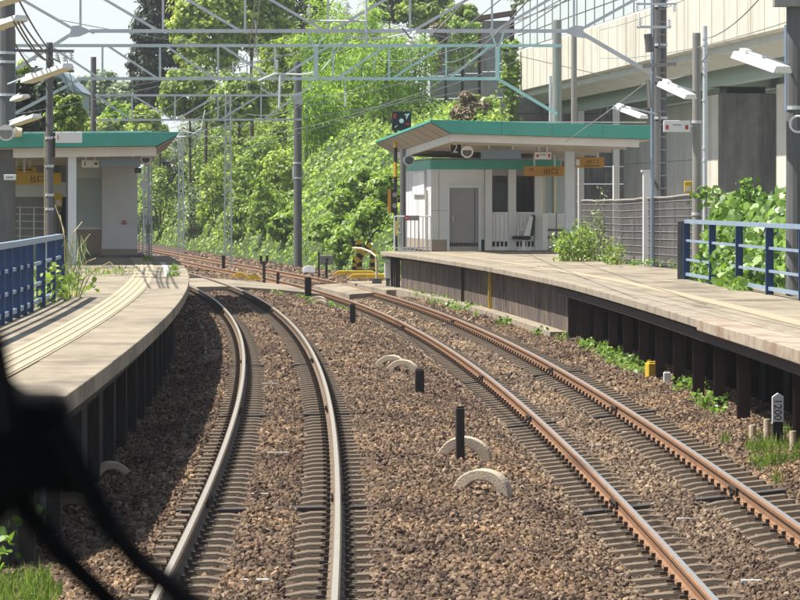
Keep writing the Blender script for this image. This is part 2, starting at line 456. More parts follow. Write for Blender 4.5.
g = MB(); g.poly([(-900, -120, -.62), (900, -120, -.62), (900, 1300, -.62), (-900, 1300, -.62)], [(0, 1, 2, 3)])
g = g.build('ground', mt['soil']); g['kind'] = 'structure'
vn = np.vectorize(lambda x, y, s: mnoise.noise((x * s, y * s, 3.1)))
yd = MB(); yd.poly([(7.5, 20, -.605), (60, 20, -.605), (45, 300, -.605), (4, 300, -.605), (4.6, 118, -.605)], [(0, 1, 2, 3, 4)]); yd = yd.build('bounce_yard', M('bounce_gravel', (.42, .4, .36), (.34, .32, .29), 3, .95, .4, 40)); yd['kind'] = 'structure'  # pale yard added to bounce light up under the viaduct
ball = sheet('ballast_bed', mt['ballast_soil'], lambda y: np.concatenate([np.linspace(npX(PL, y) - 3.6, npX(PL, y) + 1.3, 46), np.linspace(npX(PL, y) + 1.4, npX(PR, y) - 1.0, 14), np.linspace(npX(PR, y) - .9, npX(PR, y) + 3.4, 40)]),
             np.concatenate([np.arange(14, 60, .5), np.arange(60, 262, 2)]), ground_z)

# the bank beyond the line
def smooth(a, b, x):
    t = np.clip((x - a) / (b - a), 0, 1); return t * t * (3 - 2 * t)
HX = np.arange(-75, 34, .8); HY = np.arange(112, 345, .8)
gx, gy = np.meshgrid(HX, HY)
s_off = (gx - npX(PR, gy)) * .989
Hmax = 8.5 + 10 * smooth(140, 205, gy) * (1 - smooth(-7, 2, gx))
core = np.maximum(s_off - 3.3, 0)
hz = Hmax * (1 - np.exp(-(.95 * core) / Hmax))
wob = np.array([[mnoise.noise((x * .23, y * .23, 1.7)) * 1.2 + mnoise.noise((x * .6, y * .6, 9.2)) * .6 for x in HX] for y in HY])
hz = hz + wob * smooth(.3, 3.5, core) * 1.15 + .35 * smooth(0, 1.2, core)
mask = smooth(118, 133, gy + np.where(gx < 0, 4, -2)) * (1 - smooth(-.9, .9, gx - (2.5 + .0185 * gy)))
hz = hz * mask - .7 * (1 - smooth(0, .8, core) * mask)
def hill_z(X, Y):
    fx = np.clip((np.asarray(X) - HX[0]) / .8, 0, len(HX) - 1.001); fy = np.clip((np.asarray(Y) - HY[0]) / .8, 0, len(HY) - 1.001)
    i = fx.astype(int); j = fy.astype(int); a = fx - i; b = fy - j
    return hz[j, i] * (1 - a) * (1 - b) + hz[j, i + 1] * a * (1 - b) + hz[j + 1, i] * (1 - a) * b + hz[j + 1, i + 1] * a * b
V = np.stack([gx.ravel(), gy.ravel(), hz.ravel()], 1); nx = len(HX)
i_, j_ = np.meshgrid(np.arange(nx - 1), np.arange(len(HY) - 1)); a_ = (j_ * nx + i_).ravel()
hill = mesh_np('hillside', V, np.stack([a_, a_ + 1, a_ + nx + 1, a_ + nx], 1), mt['undergrowth'])
hill['kind'] = 'structure'
hill.data.polygons.foreach_set('use_smooth', [True] * len(hill.data.polygons))

# ------------------------------------------------------------------ the two tracks
RAIL = [(-.0325, -.012), (-.02, 0), (.02, 0), (.0325, -.012), (.031, -.04), (.008, -.052), (.008, -.128), (.0625, -.142), (.0625, -.153), (-.0625, -.153), (-.0625, -.142), (-.008, -.128), (-.008, -.052), (-.031, -.04)]
RMI = [1, 0, 1] + [1] * 11

def sleeper_mesh():
    m = MB(); st = []
    for o, zt, w in ((-1.0, -.162, .13), (-.98, -.153, .15), (-.34, -.153, .15), (-.12, -.195, .12), (.12, -.195, .12), (.34, -.153, .15), (.98, -.153, .15), (1.0, -.162, .13)):
        st.append([(o, -w / 2 - .025, -.36), (o, -w / 2, zt), (o, w / 2, zt), (o, w / 2 + .025, -.36)])
    m.sweep(st)
    return m
def sleeper_wood_mesh():
    m = MB(); m.box((0, 0, -.235), (2.1, .21, .165)); return m

def place_along(o, side, d, o_off=0.0):
    c, t, n = frame(side, d)
    sl = .0203 if side == 'L' else .1095
    base = .0115 if side == 'L' else -.216
    X = Vector((n.x, n.y, sl)).normalized(); Y = t; Z = X.cross(Y).normalized()
    p = tp(side, d, o_off); p.z = base + sl * o_off
    o.matrix_basis = Matrix(((X.x, Y.x, Z.x, p.x), (X.y, Y.y, Z.y, p.y), (X.z, Y.z, Z.z, p.z), (0, 0, 0, 1)))

def build_track(side, label, rustmat, joints, sl_end):
    root = thing('railway_track', (0, 0, 0), label, 'railway track', 'the two railway tracks')
    ds = [14 + .6 * i for i in range(0, 90)] + list(np.arange(68, 262, 2.0))
    for o in (-.566, .566):
        m = MB(); st = []
        for d in ds:
            c, t, n = frame(side, d); z0 = tz(side, o)
            st.append([tuple((c + n * (o + a)).xy) + (z0 + b,) for a, b in RAIL])
        m.sweep(st, mi=RMI)
        m.build('rail', [mt['rail_top_dull' if side == 'L' else 'rail_top'], rustmat], root)
    first = None; firstw = None; clips = MB()
    sd = steps(side, 15.3, sl_end, .55)
    for i, d in enumerate(sd):
        wood = any(abs(d - j) < .3 for j in joints)
        if wood:
            if firstw is None: firstw = o = sleeper_wood_mesh().build('timber_sleeper', mt['sleeper_wood'], root); tag(o, 'darker timber sleeper under a rail joint')
            else: o = firstw.copy(); col.objects.link(o); o.parent = root
        else:
            if first is None: first = o = sleeper_mesh().build('sleeper', mt['sleeper'], root)
            else: o = first.copy(); col.objects.link(o); o.parent = root
        place_along(o, side, d + random.uniform(-.03, .03))
        o.rotation_euler.z += random.uniform(-.012, .012)
        if d < 120:
            c, t, n = frame(side, d)
            for r in (-.566, .566):
                for e in (-1, 1):
                    p = tp(side, d, r + e * .095, -.128)
                    clips.box(p, (.06, .075, .026), n)
                    clips.box(tp(side, d, r + e * .075, -.10), (.034, .036, .034), n)
    o = clips.build('rail_clips', mt['clip'], root); o['kind'] = 'stuff'
    for j in joints:      # fish plates bolted across the rail ends
        for r in (-.566, .566):
            m = MB()
            for e in (-1, 1):
                a = tp(side, j - .3, r + e * .022, -.088); b = tp(side, j + .3, r + e * .022, -.088)
                m.bar(a, b, .026, .085)
                for k in (-.22, -.08, .08, .22): m.box(tp(side, j + k, r + e * .044, -.088), (.02, .035, .035), frame(side, j)[2])
            m.build('fish_plate', mt['clip'], root)
    return root
trackL = build_track('L', 'left railway track with pale dusty rails curving away beside the left platform', mt['rust_pale'], (30.2, 43.3, 56.5, 82), 178)
trackR = build_track('R', 'right railway track with orange rusty rails curving past the retaining wall', mt['rust_orange'], (33.2, 57.0, 46.3, 80), 178)
# bare pale ends of ties and paint marks lying between the rails
for side, root, marks in (('L', trackL, [(258, 579), (278, 452), (306, 381.5), (270, 383), (262, 493)]), ('R', trackR, [(600, 441), (632, 430), (690, 514), (757, 575), (525, 374)])):
    for x, y in marks:
        zz = -.13 if side == 'L' else -.32
        d = F * (H - zz) / (y - YH); c, t, n = frame(side, d); X = (x - 400) * d / F
        m = MB(); q = Vector((X, d, float(ground_z(X, d)) + .022)); w = .24
        m.box((0, 0, 0), (w, .05, .02), n); o = m.build('white_marker_strip', mt['worn_white'], root, world_coords=False); o.location = q

# ------------------------------------------------------------------ crushed stone
def stones(name, pts, scl, mat):
    me = bpy.data.meshes.new(name)
    me.vertices.add(len(pts)); me.vertices.foreach_set('co', np.asarray(pts, np.float32).ravel())
    at = me.attributes.new('scl', 'FLOAT', 'POINT'); at.data.foreach_set('value', np.asarray(scl, np.float32))
    o = bpy.data.objects.new(name, me); col.objects.link(o); o['kind'] = 'stuff'
    ng = bpy.data.node_groups.new(name, 'GeometryNodeTree')
    ng.interface.new_socket('Geometry', in_out='INPUT', socket_type='NodeSocketGeometry')
    ng.interface.new_socket('Geometry', in_out='OUTPUT', socket_type='NodeSocketGeometry')
    n = ng.nodes; l = ng.links
    gi = n.new('NodeGroupInput'); go = n.new('NodeGroupOutput')
    inst = n.new('GeometryNodeInstanceOnPoints')
    join = n.new('GeometryNodeGeometryToInstance')
    for k in range(5):
        ico = n.new('GeometryNodeMeshIcoSphere'); ico.inputs['Radius'].default_value = .5; ico.inputs['Subdivisions'].default_value = 1
        sp = n.new('GeometryNodeSetPosition')
        rv = n.new('FunctionNodeRandomValue'); rv.data_type = 'FLOAT_VECTOR'
        rv.inputs[0].default_value = (-.17,) * 3; rv.inputs[1].default_value = (.17,) * 3; rv.inputs['Seed'].default_value = 11 + k * 5
        l.new(ico.outputs[0], sp.inputs['Geometry']); l.new(rv.outputs[0], sp.inputs['Offset'])
        sm = n.new('GeometryNodeSetMaterial'); sm.inputs['Material'].default_value = mat
        fl = n.new('GeometryNodeSetShadeSmooth'); fl.inputs['Shade Smooth'].default_value = False
        l.new(sp.outputs[0], fl.inputs[0]); l.new(fl.outputs[0], sm.inputs[0]); l.new(sm.outputs[0], join.inputs[0])
    l.new(gi.outputs[0], inst.inputs['Points']); l.new(join.outputs[0], inst.inputs['Instance'])
    inst.inputs['Pick Instance'].default_value = True
    ri = n.new('FunctionNodeRandomValue'); ri.data_type = 'INT'
    [s for s in ri.inputs if s.name == 'Max' and s.type == 'INT'][0].default_value = 4
    l.new([s for s in ri.outputs if s.type == 'INT'][0], inst.inputs['Instance Index'])
    rr = n.new('FunctionNodeRandomValue'); rr.data_type = 'FLOAT_VECTOR'; rr.inputs[1].default_value = (6.28,) * 3
    eu = n.new('FunctionNodeEulerToRotation')
    l.new(rr.outputs[0], eu.inputs[0]); l.new(eu.outputs[0], inst.inputs['Rotation'])
    na = n.new('GeometryNodeInputNamedAttribute'); na.data_type = 'FLOAT'; na.inputs[0].default_value = 'scl'
    rs = n.new('FunctionNodeRandomValue'); rs.data_type = 'FLOAT_VECTOR'; rs.inputs[0].default_value = (.7, .6, .5); rs.inputs[1].default_value = (1.3, 1.1, .9); rs.inputs['Seed'].default_value = 3
    vm = n.new('ShaderNodeVectorMath'); vm.operation = 'SCALE'
    l.new(rs.outputs[0], vm.inputs[0]); l.new(na.outputs[0], vm.inputs['Scale']); l.new(vm.outputs[0], inst.inputs['Scale'])
    l.new(inst.outputs[0], go.inputs[0])
    md = o.modifiers.new('scatter', 'NODES'); md.node_group = ng
    return o
def stone_mat(name, stops):
    bm_ = bpy.data.materials.new(name); bm_.use_nodes = True
    _n = bm_.node_tree.nodes; _l = bm_.node_tree.links
    _oi = _n.new('ShaderNodeObjectInfo')
    _r = ramp(_n, stops)
    _l.new(_oi.outputs['Random'], _r.inputs[0])
    _nz = _n.new('ShaderNodeTexNoise'); _nz.inputs['Scale'].default_value = .55; _nz.inputs['Detail'].default_value = 5
    _l.new(_oi.outputs['Location'], _nz.inputs[0])
    _r2 = ramp(_n, [(.32, (.62, .56, .54)), (.5, (1, 1, 1)), (.68, (1.35, 1.28, 1.12))]); _l.new(_nz.outputs[0], _r2.inputs[0])
    _mm = _n.new('ShaderNodeMix'); _mm.data_type = 'RGBA'; _mm.blend_type = 'MULTIPLY'; _mm.inputs[0].default_value = 1
    _l.new(_r.outputs[0], _mm.inputs[6]); _l.new(_r2.outputs[0], _mm.inputs[7]); _l.new(_mm.outputs[2], _n['Principled BSDF'].inputs['Base Color']); _n['Principled BSDF'].inputs['Roughness'].default_value = .9
    return bm_
sp_, ss_ = [], []
for d0, d1, dens, size in ((17, 32, 640, .050), (32, 52, 420, .055), (52, 80, 190, .075), (80, 125, 70, .11), (125, 185, 22, .17)):
    area = 9.8 * (d1 - d0); n_ = int(area * dens)
    Y = rng.uniform(d0, d1, n_); X = npX(PL, Y) + rng.uniform(-2.6, 7.2, n_)
    k = (np.abs(X / Y) < .128) & (X < npX(PR, Y) + 2.6)
    oL = X - npX(PL, Y); oR = X - npX(PR, Y)
    for q in (oL, oR): k &= ~((np.abs(np.abs(q) - .566) < .085))
    shoulder = ((np.abs(oL) > .22) & (np.abs(oL) < .82)) | ((oR > -.88) & (oR < -.22)) | ((oR > .22) & (oR < 1.02))
    k &= ~(shoulder & (rng.random(n_) < .22))
    k &= ~((Y > 101.5) & (Y < 114.5))
    X = X[k]; Y = Y[k]; sh = shoulder[k]
    Z = ground_z(X, Y) + rng.uniform(-.012, .022, len(X)) - sh * .02
    sp_.append(np.stack([X, Y, Z], 1)); ss_.append(size * rng.uniform(.65, 1.35, len(X)) * np.where(sh, .85, 1))
sp_ = np.concatenate(sp_); ss_ = np.concatenate(ss_)
inR = np.abs(sp_[:, 0] - npX(PR, sp_[:, 1])) < .95 + .35 * rng.random(len(sp_))
o = stones('ballast_stones', sp_[~inR], ss_[~inR], stone_mat('ballast_stone', [(0, (.05, .031, .021)), (.25, (.102, .065, .040)), (.55, (.148, .097, .058)), (.8, (.205, .137, .085)), (.97, (.30, .21, .138))]))
o = stones('ballast_stones', sp_[inR], ss_[inR], stone_mat('dusty_ballast_stone', [(0, (.07, .045, .028)), (.25, (.14, .095, .06)), (.55, (.195, .137, .088)), (.8, (.25, .18, .118)), (.97, (.36, .27, .18))]))
# a few stones kicked onto the sleepers in the middle of the track, soil heaps

# ------------------------------------------------------------------ level crossing
t = thing('level_crossing', tuple(tp('L', 108, 1.0, -.2)), 'pale concrete level crossing of slabs laid across both tracks', 'level crossing')
cx_c, cx_t, cx_n = frame('L', 108.5)
def cxp(o, w, z): p = cx_c + cx_n * o + cx_t * w; p.z = z; return p
Wc = 5.6
def cross_z(o):
    return float(np.interp(o, [-2.5, .62, 2.0, 3.6, 5.4, 9], [0.0, .012, -.08, -.262, -.14, -.1]))
for a, b in ((-2.4, -.66), (-.46, .46), (.66, 1.9), (1.94, 3.2), (4.05, 4.95)):
    for w0, w1 in ((-Wc, -.02), (.02, Wc)):
        m = MB(); za, zb = cross_z(a) - .015, cross_z(b) - .015
        # slab follows the curve of the rails
        oa0 = a; st = []
        for w in (w0, w1):
            st.append([cxp(a, w, za - .25), cxp(a, w, za), cxp(b, w, zb), cxp(b, w, zb - .25)])
        m.sweep(st); m.build('crossing_slab', mt['deck'], t, bevel=.012)
for a, b in ((5.15, 6.6), (6.62, 8.2)):
    for w0, w1 in ((-Wc, -.02), (.02, Wc)):
        m = MB(); st = [[cxp(a, w, -.5), cxp(a, w, -.12), cxp(b, w, -.1), cxp(b, w, -.5)] for w in (w0, w1)]
        m.sweep(st); m.build('crossing_slab', mt['deck'], t, bevel=.012)

# yellow wedge kerbs beside the crossing
def wedge(x0, x1, y, d, dep, hgt, label, group='yellow kerb blocks at the level crossing'):
    a = P(x0, y, d); b = P(x1, y, d); m = MB(); L = (b - a).length; u = (b - a).normalized(); u.z = 0
    m.prism([(0, 0), (L, 0), (L - hgt * 1.5, hgt), (hgt * 1.5, hgt)], (a.x, a.y, a.z), u, Vector((0, 0, 1)), Vector((0, dep, 0)))
    o = m.build('kerb_block', mt['yellow'], loc=a, bevel=.01); tag(o, label, 'kerb block', group)
wedge(231, 249, 277.0, 113.5, .35, .16, 'short pale yellow kerb block left of the forked black post')
wedge(245, 263, 279.6, 112.5, .35, .2, 'short yellow trapezoid kerb block nearest the forked black post')
wedge(332, 378, 274.8, 114.5, .5, .13, 'long yellow kerb beam beyond the other one right of the crossing')
wedge(347, 391, 278.2, 111.5, .5, .13, 'long yellow kerb beam nearest the camera right of the crossing')

# ------------------------------------------------------------------ left platform
ZL = 1.0
def strip(side, o0, o1, ds, z0, z1, mb=None, mi=0):
    mb = mb or MB(); st = []
    for d in ds:
        a = tp(side, d, o0, abs_z=z0); b = tp(side, d, o0, abs_z=z1); c = tp(side, d, o1, abs_z=z1); e = tp(side, d, o1, abs_z=z0)
        st.append([a, b, c, e])
    mb.sweep(st); 
    if mi: mb.m = [mi] * len(mb.m)
    return mb
pl = thing('platform', tuple(tp('L', 60, -3.2, abs_z=-.4)), 'narrow left station platform with blue fence and pale tactile strip', 'platform')
jl = [27, 32.7, 45.2, 61, 70.5, 84, 96.5]
for a, b in zip(jl[:-1], jl[1:]):
    ds = np.linspace(a + .012, b - .012, max(4, int((b - a) / 1.5)))
    strip('L', -5.9, -1.52, ds, ZL - .16, ZL + random.uniform(-.004, .004)).build('deck_slab', mt['deck'], pl, bevel=.012)
ds = np.linspace(27.1, 96, 50)
strip('L', -1.95, -1.78, ds, ZL - .42, ZL - .165).build('edge_girder', mt['wood_dark'], pl)
ds2 = np.linspace(27.1, 95, 40)
strip('L', -2.15, -1.99, ds2, -.6, ZL - .165).build('shade_skirt', mt['shade_dark'], pl)  # dark sheet added behind the posts for the shade below the deck
strip('L', -4.2, -2.5, ds2, -.6, ZL - .165).build('shade_bank', mt['undergrowth'], pl)  # dark bank added to deepen the shade under the deck
first = None
for d in np.arange(27.4, 95, 2.6):
    o = None
    m = MB(); p = tp('L', d, -1.86, abs_z=0.1)
    m.box((0, 0, 0), (.12, .12, 1.45)); o = m.build('support_post', mt['wood_dark'], pl, world_coords=False) if first is None else first.copy()
    if first is not None: col.objects.link(o); o.parent = pl
    first = first or o
    o.location = Vector((p.x, p.y, -.12)) - pl.location
# tactile strip of raised bars, white line
m = MB()
ds = np.linspace(27.3, 93, 60)
strip('L', -2.66, -2.22, ds, ZL + .001, ZL + .009, m)
nb = len(m.m)
for k in range(4):
    o0 = -2.63 + k * .11
    strip('L', o0, o0 + .052, ds, ZL + .0085, ZL + .016, m)
m.m = [0] * nb + [1] * (len(m.m) - nb)
m.build('tactile_strip', [mt['pale_yellow'], mt['tactile_bar']], pl)
for a, b, w in ((70, 86, .12),):
    strip('L', -2.02, -2.02 + w, np.linspace(a, b, 8), ZL + .001, ZL + .008).build('worn_line', mt['worn_white'], pl)
# cable trough edge at the foot of the platform
m = strip('L', -1.22, -1.08, np.linspace(58, 97, 26), -.5, -.19); o = m.build('trough_kerb', mt['concrete'], None, loc=tp('L', 75, -1.15, abs_z=-.3)); tag(o, 'thin curved concrete trough edge in the shade below the left platform', 'kerb')

def slat_fence(name, label, pts, zb, h, post_ds, group=None, npick=0, mids=(.36, .66)):
    """pts: function d -> ground point of the fence line."""
    d0, d1 = post_ds[0], post_ds[-1]
    base = pts((d0 + d1) / 2); t = thing(name, (base.x, base.y, zb), label, 'fence')
    ds = np.linspace(d0, d1, max(6, int(abs(d1 - d0) / 1.5)))
    def run(z, w, hh, nm, mat_):
        m = MB(); st = []
        for d in ds:
            c = pts(d); c2 = pts(d + .1); tt = (c2 - c).normalized(); nn = Vector((tt.y, -tt.x, 0))
            st.append([(c.x - nn.x * w / 2, c.y - nn.y * w / 2, z - hh / 2), (c.x - nn.x * w / 2, c.y - nn.y * w / 2, z + hh / 2),
                       (c.x + nn.x * w / 2, c.y + nn.y * w / 2, z + hh / 2), (c.x + nn.x * w / 2, c.y + nn.y * w / 2, z - hh / 2)])
        m.sweep(st); m.build(nm, mat_, t)
    run(zb + h, .09, .075, 'top_rail', mt['blue_rail'])
    run(zb + .1, .05, .06, 'bottom_rail', mt['blue_rail'])
    for q in mids: run(zb + h * q, .035, .045, 'mid_rail', mt['blue_rail'])
    for d in post_ds:
        c = pts(d); m = MB(); c2 = pts(d + .1); tt = (c2 - c).normalized()
        m.box((c.x, c.y, zb + h / 2 - .02), (.13, .07, h - .04), (tt.y, -tt.x, 0)); m.build('post', mt['navy'], t, bevel=.006)
    return t
fl = slat_fence('platform_fence', 'blue metal fence along the back of the left platform', lambda d: tp('L', d, -3.42, abs_z=ZL), ZL, .95, [27.5, 30, 32.5, 35, 37.5, 40, 42.3, 43.5, 44.8, 46, 47.2, 49.7, 52.2, 54.7])

# ------------------------------------------------------------------ right platform
ZR = .96
def eo(d): return float(np.interp(d, [30, 44.6, 67.4, 83, 107], [1.55, 1.55, 1.68, 1.54, 1.15]))
pr = thing('platform', tuple(tp('R', 70, 3, abs_z=-.3)), 'right station platform on a stained wall and rusty steel frame', 'platform')
def stripR(do0, do1, ds, z0, z1):
    m = MB(); st = []
    for d in ds:
        e = eo(d)
        st.append([tp('R', d, e + do0, abs_z=z0), tp('R', d, e + do0, abs_z=z1), tp('R', d, e + do1, abs_z=z1), tp('R', d, e + do1, abs_z=z0)])
    return m.sweep(st)
jr = list(np.arange(28, 107, 4.4)) + [107.5]
for i, (a, b) in enumerate(zip(jr[:-1], jr[1:])):
    near = b < 46
    n_ = 4
    stripR(0, .55, np.linspace(a + .008, b - .008, n_), ZR - (.15 if near else .12), ZR + random.uniform(-.004, .003)).build('coping_block', mt['peeling'] if near else mt['coping'], pr, bevel=.012)
    if i % 2 == 0:
        b2 = jr[min(i + 2, len(jr) - 1)]
        stripR(.562, 6.3 if a > 82 else 5.2 if a > 70 else 3.2, np.linspace(a + .006, b2 - .006, 7), ZR - .16, ZR - .004 + random.uniform(-.003, .003)).build('deck_slab', mt['deck'], pr)
stripR(.98, 1.24, np.linspace(28, 104, 50), ZR - .002, ZR + .009).build('tactile_strip', mt['pale_yellow'], pr)
stripR(.72, 1.1, np.linspace(69, 105.2, 30), -.5, ZR - .125).build('retaining_wall', mt['stain_wall'], pr)
stripR(.36, .715, np.linspace(69, 105.2, 30), -.5, ZR - .2).build('wall_face', mt['stain_wall'], pr)
for d in (84.4, 90.3):
    c = tp('R', d, eo(d) + .31, abs_z=.3); m = MB(); m.box((c.x, c.y, .22), (.07, .09, 1.15), frame('R', d)[2]); m.build('wall_pipe', mt['yellow'] if d < 86 else mt['wood_dark'], pr)
stripR(.10, .2, np.linspace(28.3, 69, 28), ZR - .30, ZR - .165).build('edge_girder', mt['rust_beam'], pr)
for k, oo in enumerate((.30, 1.1, 1.75)):
    proto = None
    for d in np.arange(30.6 + k * .4, 69, 2.5):
        if k == 0 and 39.5 < d < 41.5: continue
        p = tp('R', d, eo(d) + oo, abs_z=0)
        if proto is None:
            m = MB(); hh = 1.42
            m.box((0, 0, 0), (.016, .15, hh)); m.box((0, -.08, 0), (.15, .016, hh)); m.box((0, .08, 0), (.15, .016, hh)); m.box((0, -.0, hh / 2 - .02), (.2, .2, .03)); m.box((0, 0, -hh / 2 + .12), (.18, .18, .24))
            proto = o = m.build('frame_column', mt['rust_beam'], pr, world_coords=False)
        else: o = proto.copy(); col.objects.link(o); o.parent = pr
        o.location = Vector((p.x, p.y, ZR - .30 - .71)) - pr.location
for d in np.arange(30.6, 69, 2.5):
    m = MB(); m.bar(tp('R', d, eo(d) + .22, abs_z=ZR - .22), tp('R', d, eo(d) + 3.1, abs_z=ZR - .22), .1, .12); m.build('cross_beam', mt['rust_beam'], pr)
stripR(1.9, 3.1, np.linspace(28, 68.7, 24), -.7, ZR - .165).build('shade_bank', mt['shade_dark'], pr)  # blackened backing added; under-deck shade put into its colour
stripR(.6, 3.1, np.linspace(68.75, 69.0, 3), -.7, ZR - .165).build('end_wall', mt['shade_dark'], pr)  # added to close off the bright gap; shade put into its colour
# black timber end frame under the tip of the platform
for d in (105.9, 106.4, 107.1):
    for oo in (.35, .9, 1.5):
        m = MB(); p = tp('R', d, eo(d) + oo, abs_z=.2); m.box(p, (.14, .14, 1.27), frame('R', d)[2]); m.build('timber_post', mt['wood_dark'], pr)
m = stripR(.05, 4, np.linspace(105.3, 107.4, 4), ZR - .26, ZR - .165); m.build('end_beam', mt['wood_dark'], pr)
# concrete edging strip at the foot of the wall
m = stripR(.02, .35, np.linspace(69.5, 104, 26), -.6, -.10); o = m.build('footing_kerb', mt['coping'], None, loc=tp('R', 85, eo(85), abs_z=-.1)); tag(o, 'thin pale concrete kerb along the foot of the stained wall', 'kerb')

# blue fence on the right platform
FP = lambda d: Vector((5.65 + (69 - d) * .0377, d, 0))
fr_ = slat_fence('platform_fence', 'blue metal fence on the right platform with climbing vines behind', FP, ZR, 1.14, [69, 65, 61.3, 57.6, 54, 50.4, 47], mids=(.34, .67))
m = MB(); m.box((5.58, 69.15, ZR + .57), (.2, .05, 1.14)); m.build('end_plate', mt['pole_dark'], fr_)

# dark net fence behind it
nf = thing('net_fence', (5.7, 82, ZR), 'dark net and wire fence beside the concrete pole on the right platform', 'fence')
NP = [P(582, 256, 97), P(622, 264, 86.5), P(675, 269, 79.5), P(735, 273, 73.5)]
NP = [Vector((p.x, p.y, ZR)) for p in NP]; NT = [2.49, 2.5, 2.59, 2.64]
def npos(t_):
    i = min(int(t_), 2); q = t_ - i
    return NP[i].lerp(NP[i + 1], q), NT[i] * (1 - q) + NT[i + 1] * q
for k in range(13):
    t_ = k * .25; p, zt = npos(min(t_, 3)); m = MB(); m.tube([(p.x, p.y + .06, ZR - .1), (p.x, p.y + .06, zt + .03)], .03, 6); m.build('fence_post', mt['pole_dark'], nf)
for q in np.linspace(.08, .95, 9):
    m = MB(); pts = []
    for k in range(25):
        p, zt = npos(min(k * .125, 3)); pts.append((p.x, p.y - .05, ZR + (zt - ZR) * q))
    m.tube(pts, .008, 5); m.build('fence_wire', mt['pole'], nf)
m = MB(); pts = []
for k in range(25):
    p, zt = npos(min(k * .125, 3)); pts.append((p.x, p.y - .04, zt + .02 + random.uniform(-.015, .015)))
m.tube(pts, .035, 6); m.build('top_tube', mt['pole'], nf)
netm = M('net_cloth', (.085, .08, .082), (.06, .056, .058), 2.0, .95, stain=(.14, .125, .12), stain_scale=1.2, stain_lo=.5, stain_hi=.75)
_n = netm.node_tree.nodes; _l = netm.node_tree.links
_tr = _n.new('ShaderNodeBsdfTransparent'); _mx = _n.new('ShaderNodeMixShader'); _mx.inputs[0].default_value = .22
_l.new(_n['Principled BSDF'].outputs[0], _mx.inputs[1]); _l.new(_tr.outputs[0], _mx.inputs[2]); _l.new(_mx.outputs[0], _n['Material Output'].inputs[0])
m = MB(); st = []
for k in range(49):
    p, zt = npos(min(k * .0625, 3)); wv = .025 * math.sin(k * 1.7) + .012 * math.sin(k * 4.1)
    st.append([(p.x, p.y + wv, ZR + .05), (p.x + .01, p.y + wv * .6, (ZR + zt) / 2), (p.x, p.y + wv * .3, zt)])
m.sweep(st, closed=False); m.build('net_panel', netm, nf, smooth=True)

# ------------------------------------------------------------------ right shelter
def shelter_roof(root, O, u, w, L, D, drop_u, drop_w, th, lip):
    """Thick roof slab whose track side end tapers to a thin lip; O is the near top corner."""
    up = Vector((0, 0, 1)); ext = w * D - up * drop_w
    prof = [(0, 0), (L, -drop_u), (L, -drop_u - th), (lip, -th), (0, -.07)]
    m = MB(); m.prism(prof, O, u, up, ext); m.build('roof_slab', mt['turq'], root, bevel=.008)
    # soffit boards just under the slab
    n = 9
    for k in range(n):
        a = D * (k + .02) / n; b = D * (k + .98) / n
        m = MB(); p0 = O + u * (lip + .02) + w * a - up * (drop_w * a / D + th + .012); p1 = O + u * (L - .02) + w * a - up * (drop_u + drop_w * a / D + th + .012)
        q0 = O + u * (lip + .02) + w * b - up * (drop_w * b / D + th + .012); q1 = O + u * (L - .02) + w * b - up * (drop_u + drop_w * b / D + th + .012)
        dz = -up * .02
        m.poly([p0, p1, q1, q0, p0 + dz, p1 + dz, q1 + dz, q0 + dz], [(0, 1, 2, 3), (7, 6, 5, 4), (0, 4, 5, 1), (1, 5, 6, 2), (2, 6, 7, 3), (3, 7, 4, 0)])
        m.build('soffit_board', mt['soffit'], root)
    # sloped board under the lip, in bays
    nb = 8
    for k in range(nb):
        a = D * (k + .03) / nb; b = D * (k + .97) / nb
        m = MB(); e = up * .012
        pts = [O + u * .03 + w * a - up * (.085 + drop_w * a / D), O + u * (lip - .02) + w * a - up * (th + drop_w * a / D), O + u * (lip - .02) + w * b - up * (th + drop_w * b / D), O + u * .03 + w * b - up * (.085 + drop_w * b / D)]
        m.poly([p - e for p in pts] + [p - e * 2.5 for p in pts], [(3, 2, 1, 0), (4, 5, 6, 7), (0, 1, 5, 4), (1, 2, 6, 5), (2, 3, 7, 6), (3, 0, 4, 7)])
        m.build('lip_board', mt['soffit_brown'], root)
    # frame beams
    zb = -th - .13
    m = MB(); m.bar(O + u * lip + w * .45 + up * zb, O + u * (L - .3) + w * .45 + up * (zb - drop_u), .12, .2); m.build('front_beam', mt['wall_grey'], root)
    m = MB(); m.bar(O + u * (lip + .05) + w * .52 + up * zb, O + u * (lip + .05) + w * (D - .3) + up * (zb - drop_w), .12, .2); m.build('edge_beam', mt['wall_grey'], root)
    for k in range(1, 6):
        a = D * k / 6
        m = MB(); m.bar(O + u * (lip + .12) + w * a + up * (zb - drop_w * a / D), O + u * (L - .3) + w * a + up * (zb - drop_u - drop_w * a / D), .09, .16); m.build('rafter', mt['soffit'], root)

OR = P(430, 119.6, 102); uR = Vector((.994, .11, 0)); wR = Vector((-.11, .994, 0)); UP = Vector((0, 0, 1))
sr = thing('platform_shelter', (OR.x + 3, OR.y + 8, ZR), 'right waiting shelter with turquoise roof edge, grey door and white wainscot', 'station building')
shelter_roof(sr, OR, uR, wR, 6.55, 15.5, .16, .35, .40, .62)
def R(u, w, z): return Vector((OR.x, OR.y, 0)) + uR * u + wR * w + UP * z
def rbox(name, u0, u1, w0, w1, z0, z1, mat_, root=None, bevel=0):
    m = MB(); m.prism([(u0, z0), (u1, z0), (u1, z1), (u0, z1)], R(0, w0, 0), uR, UP, wR * (w1 - w0)); return m.build(name, mat_, root or sr, bevel=bevel)
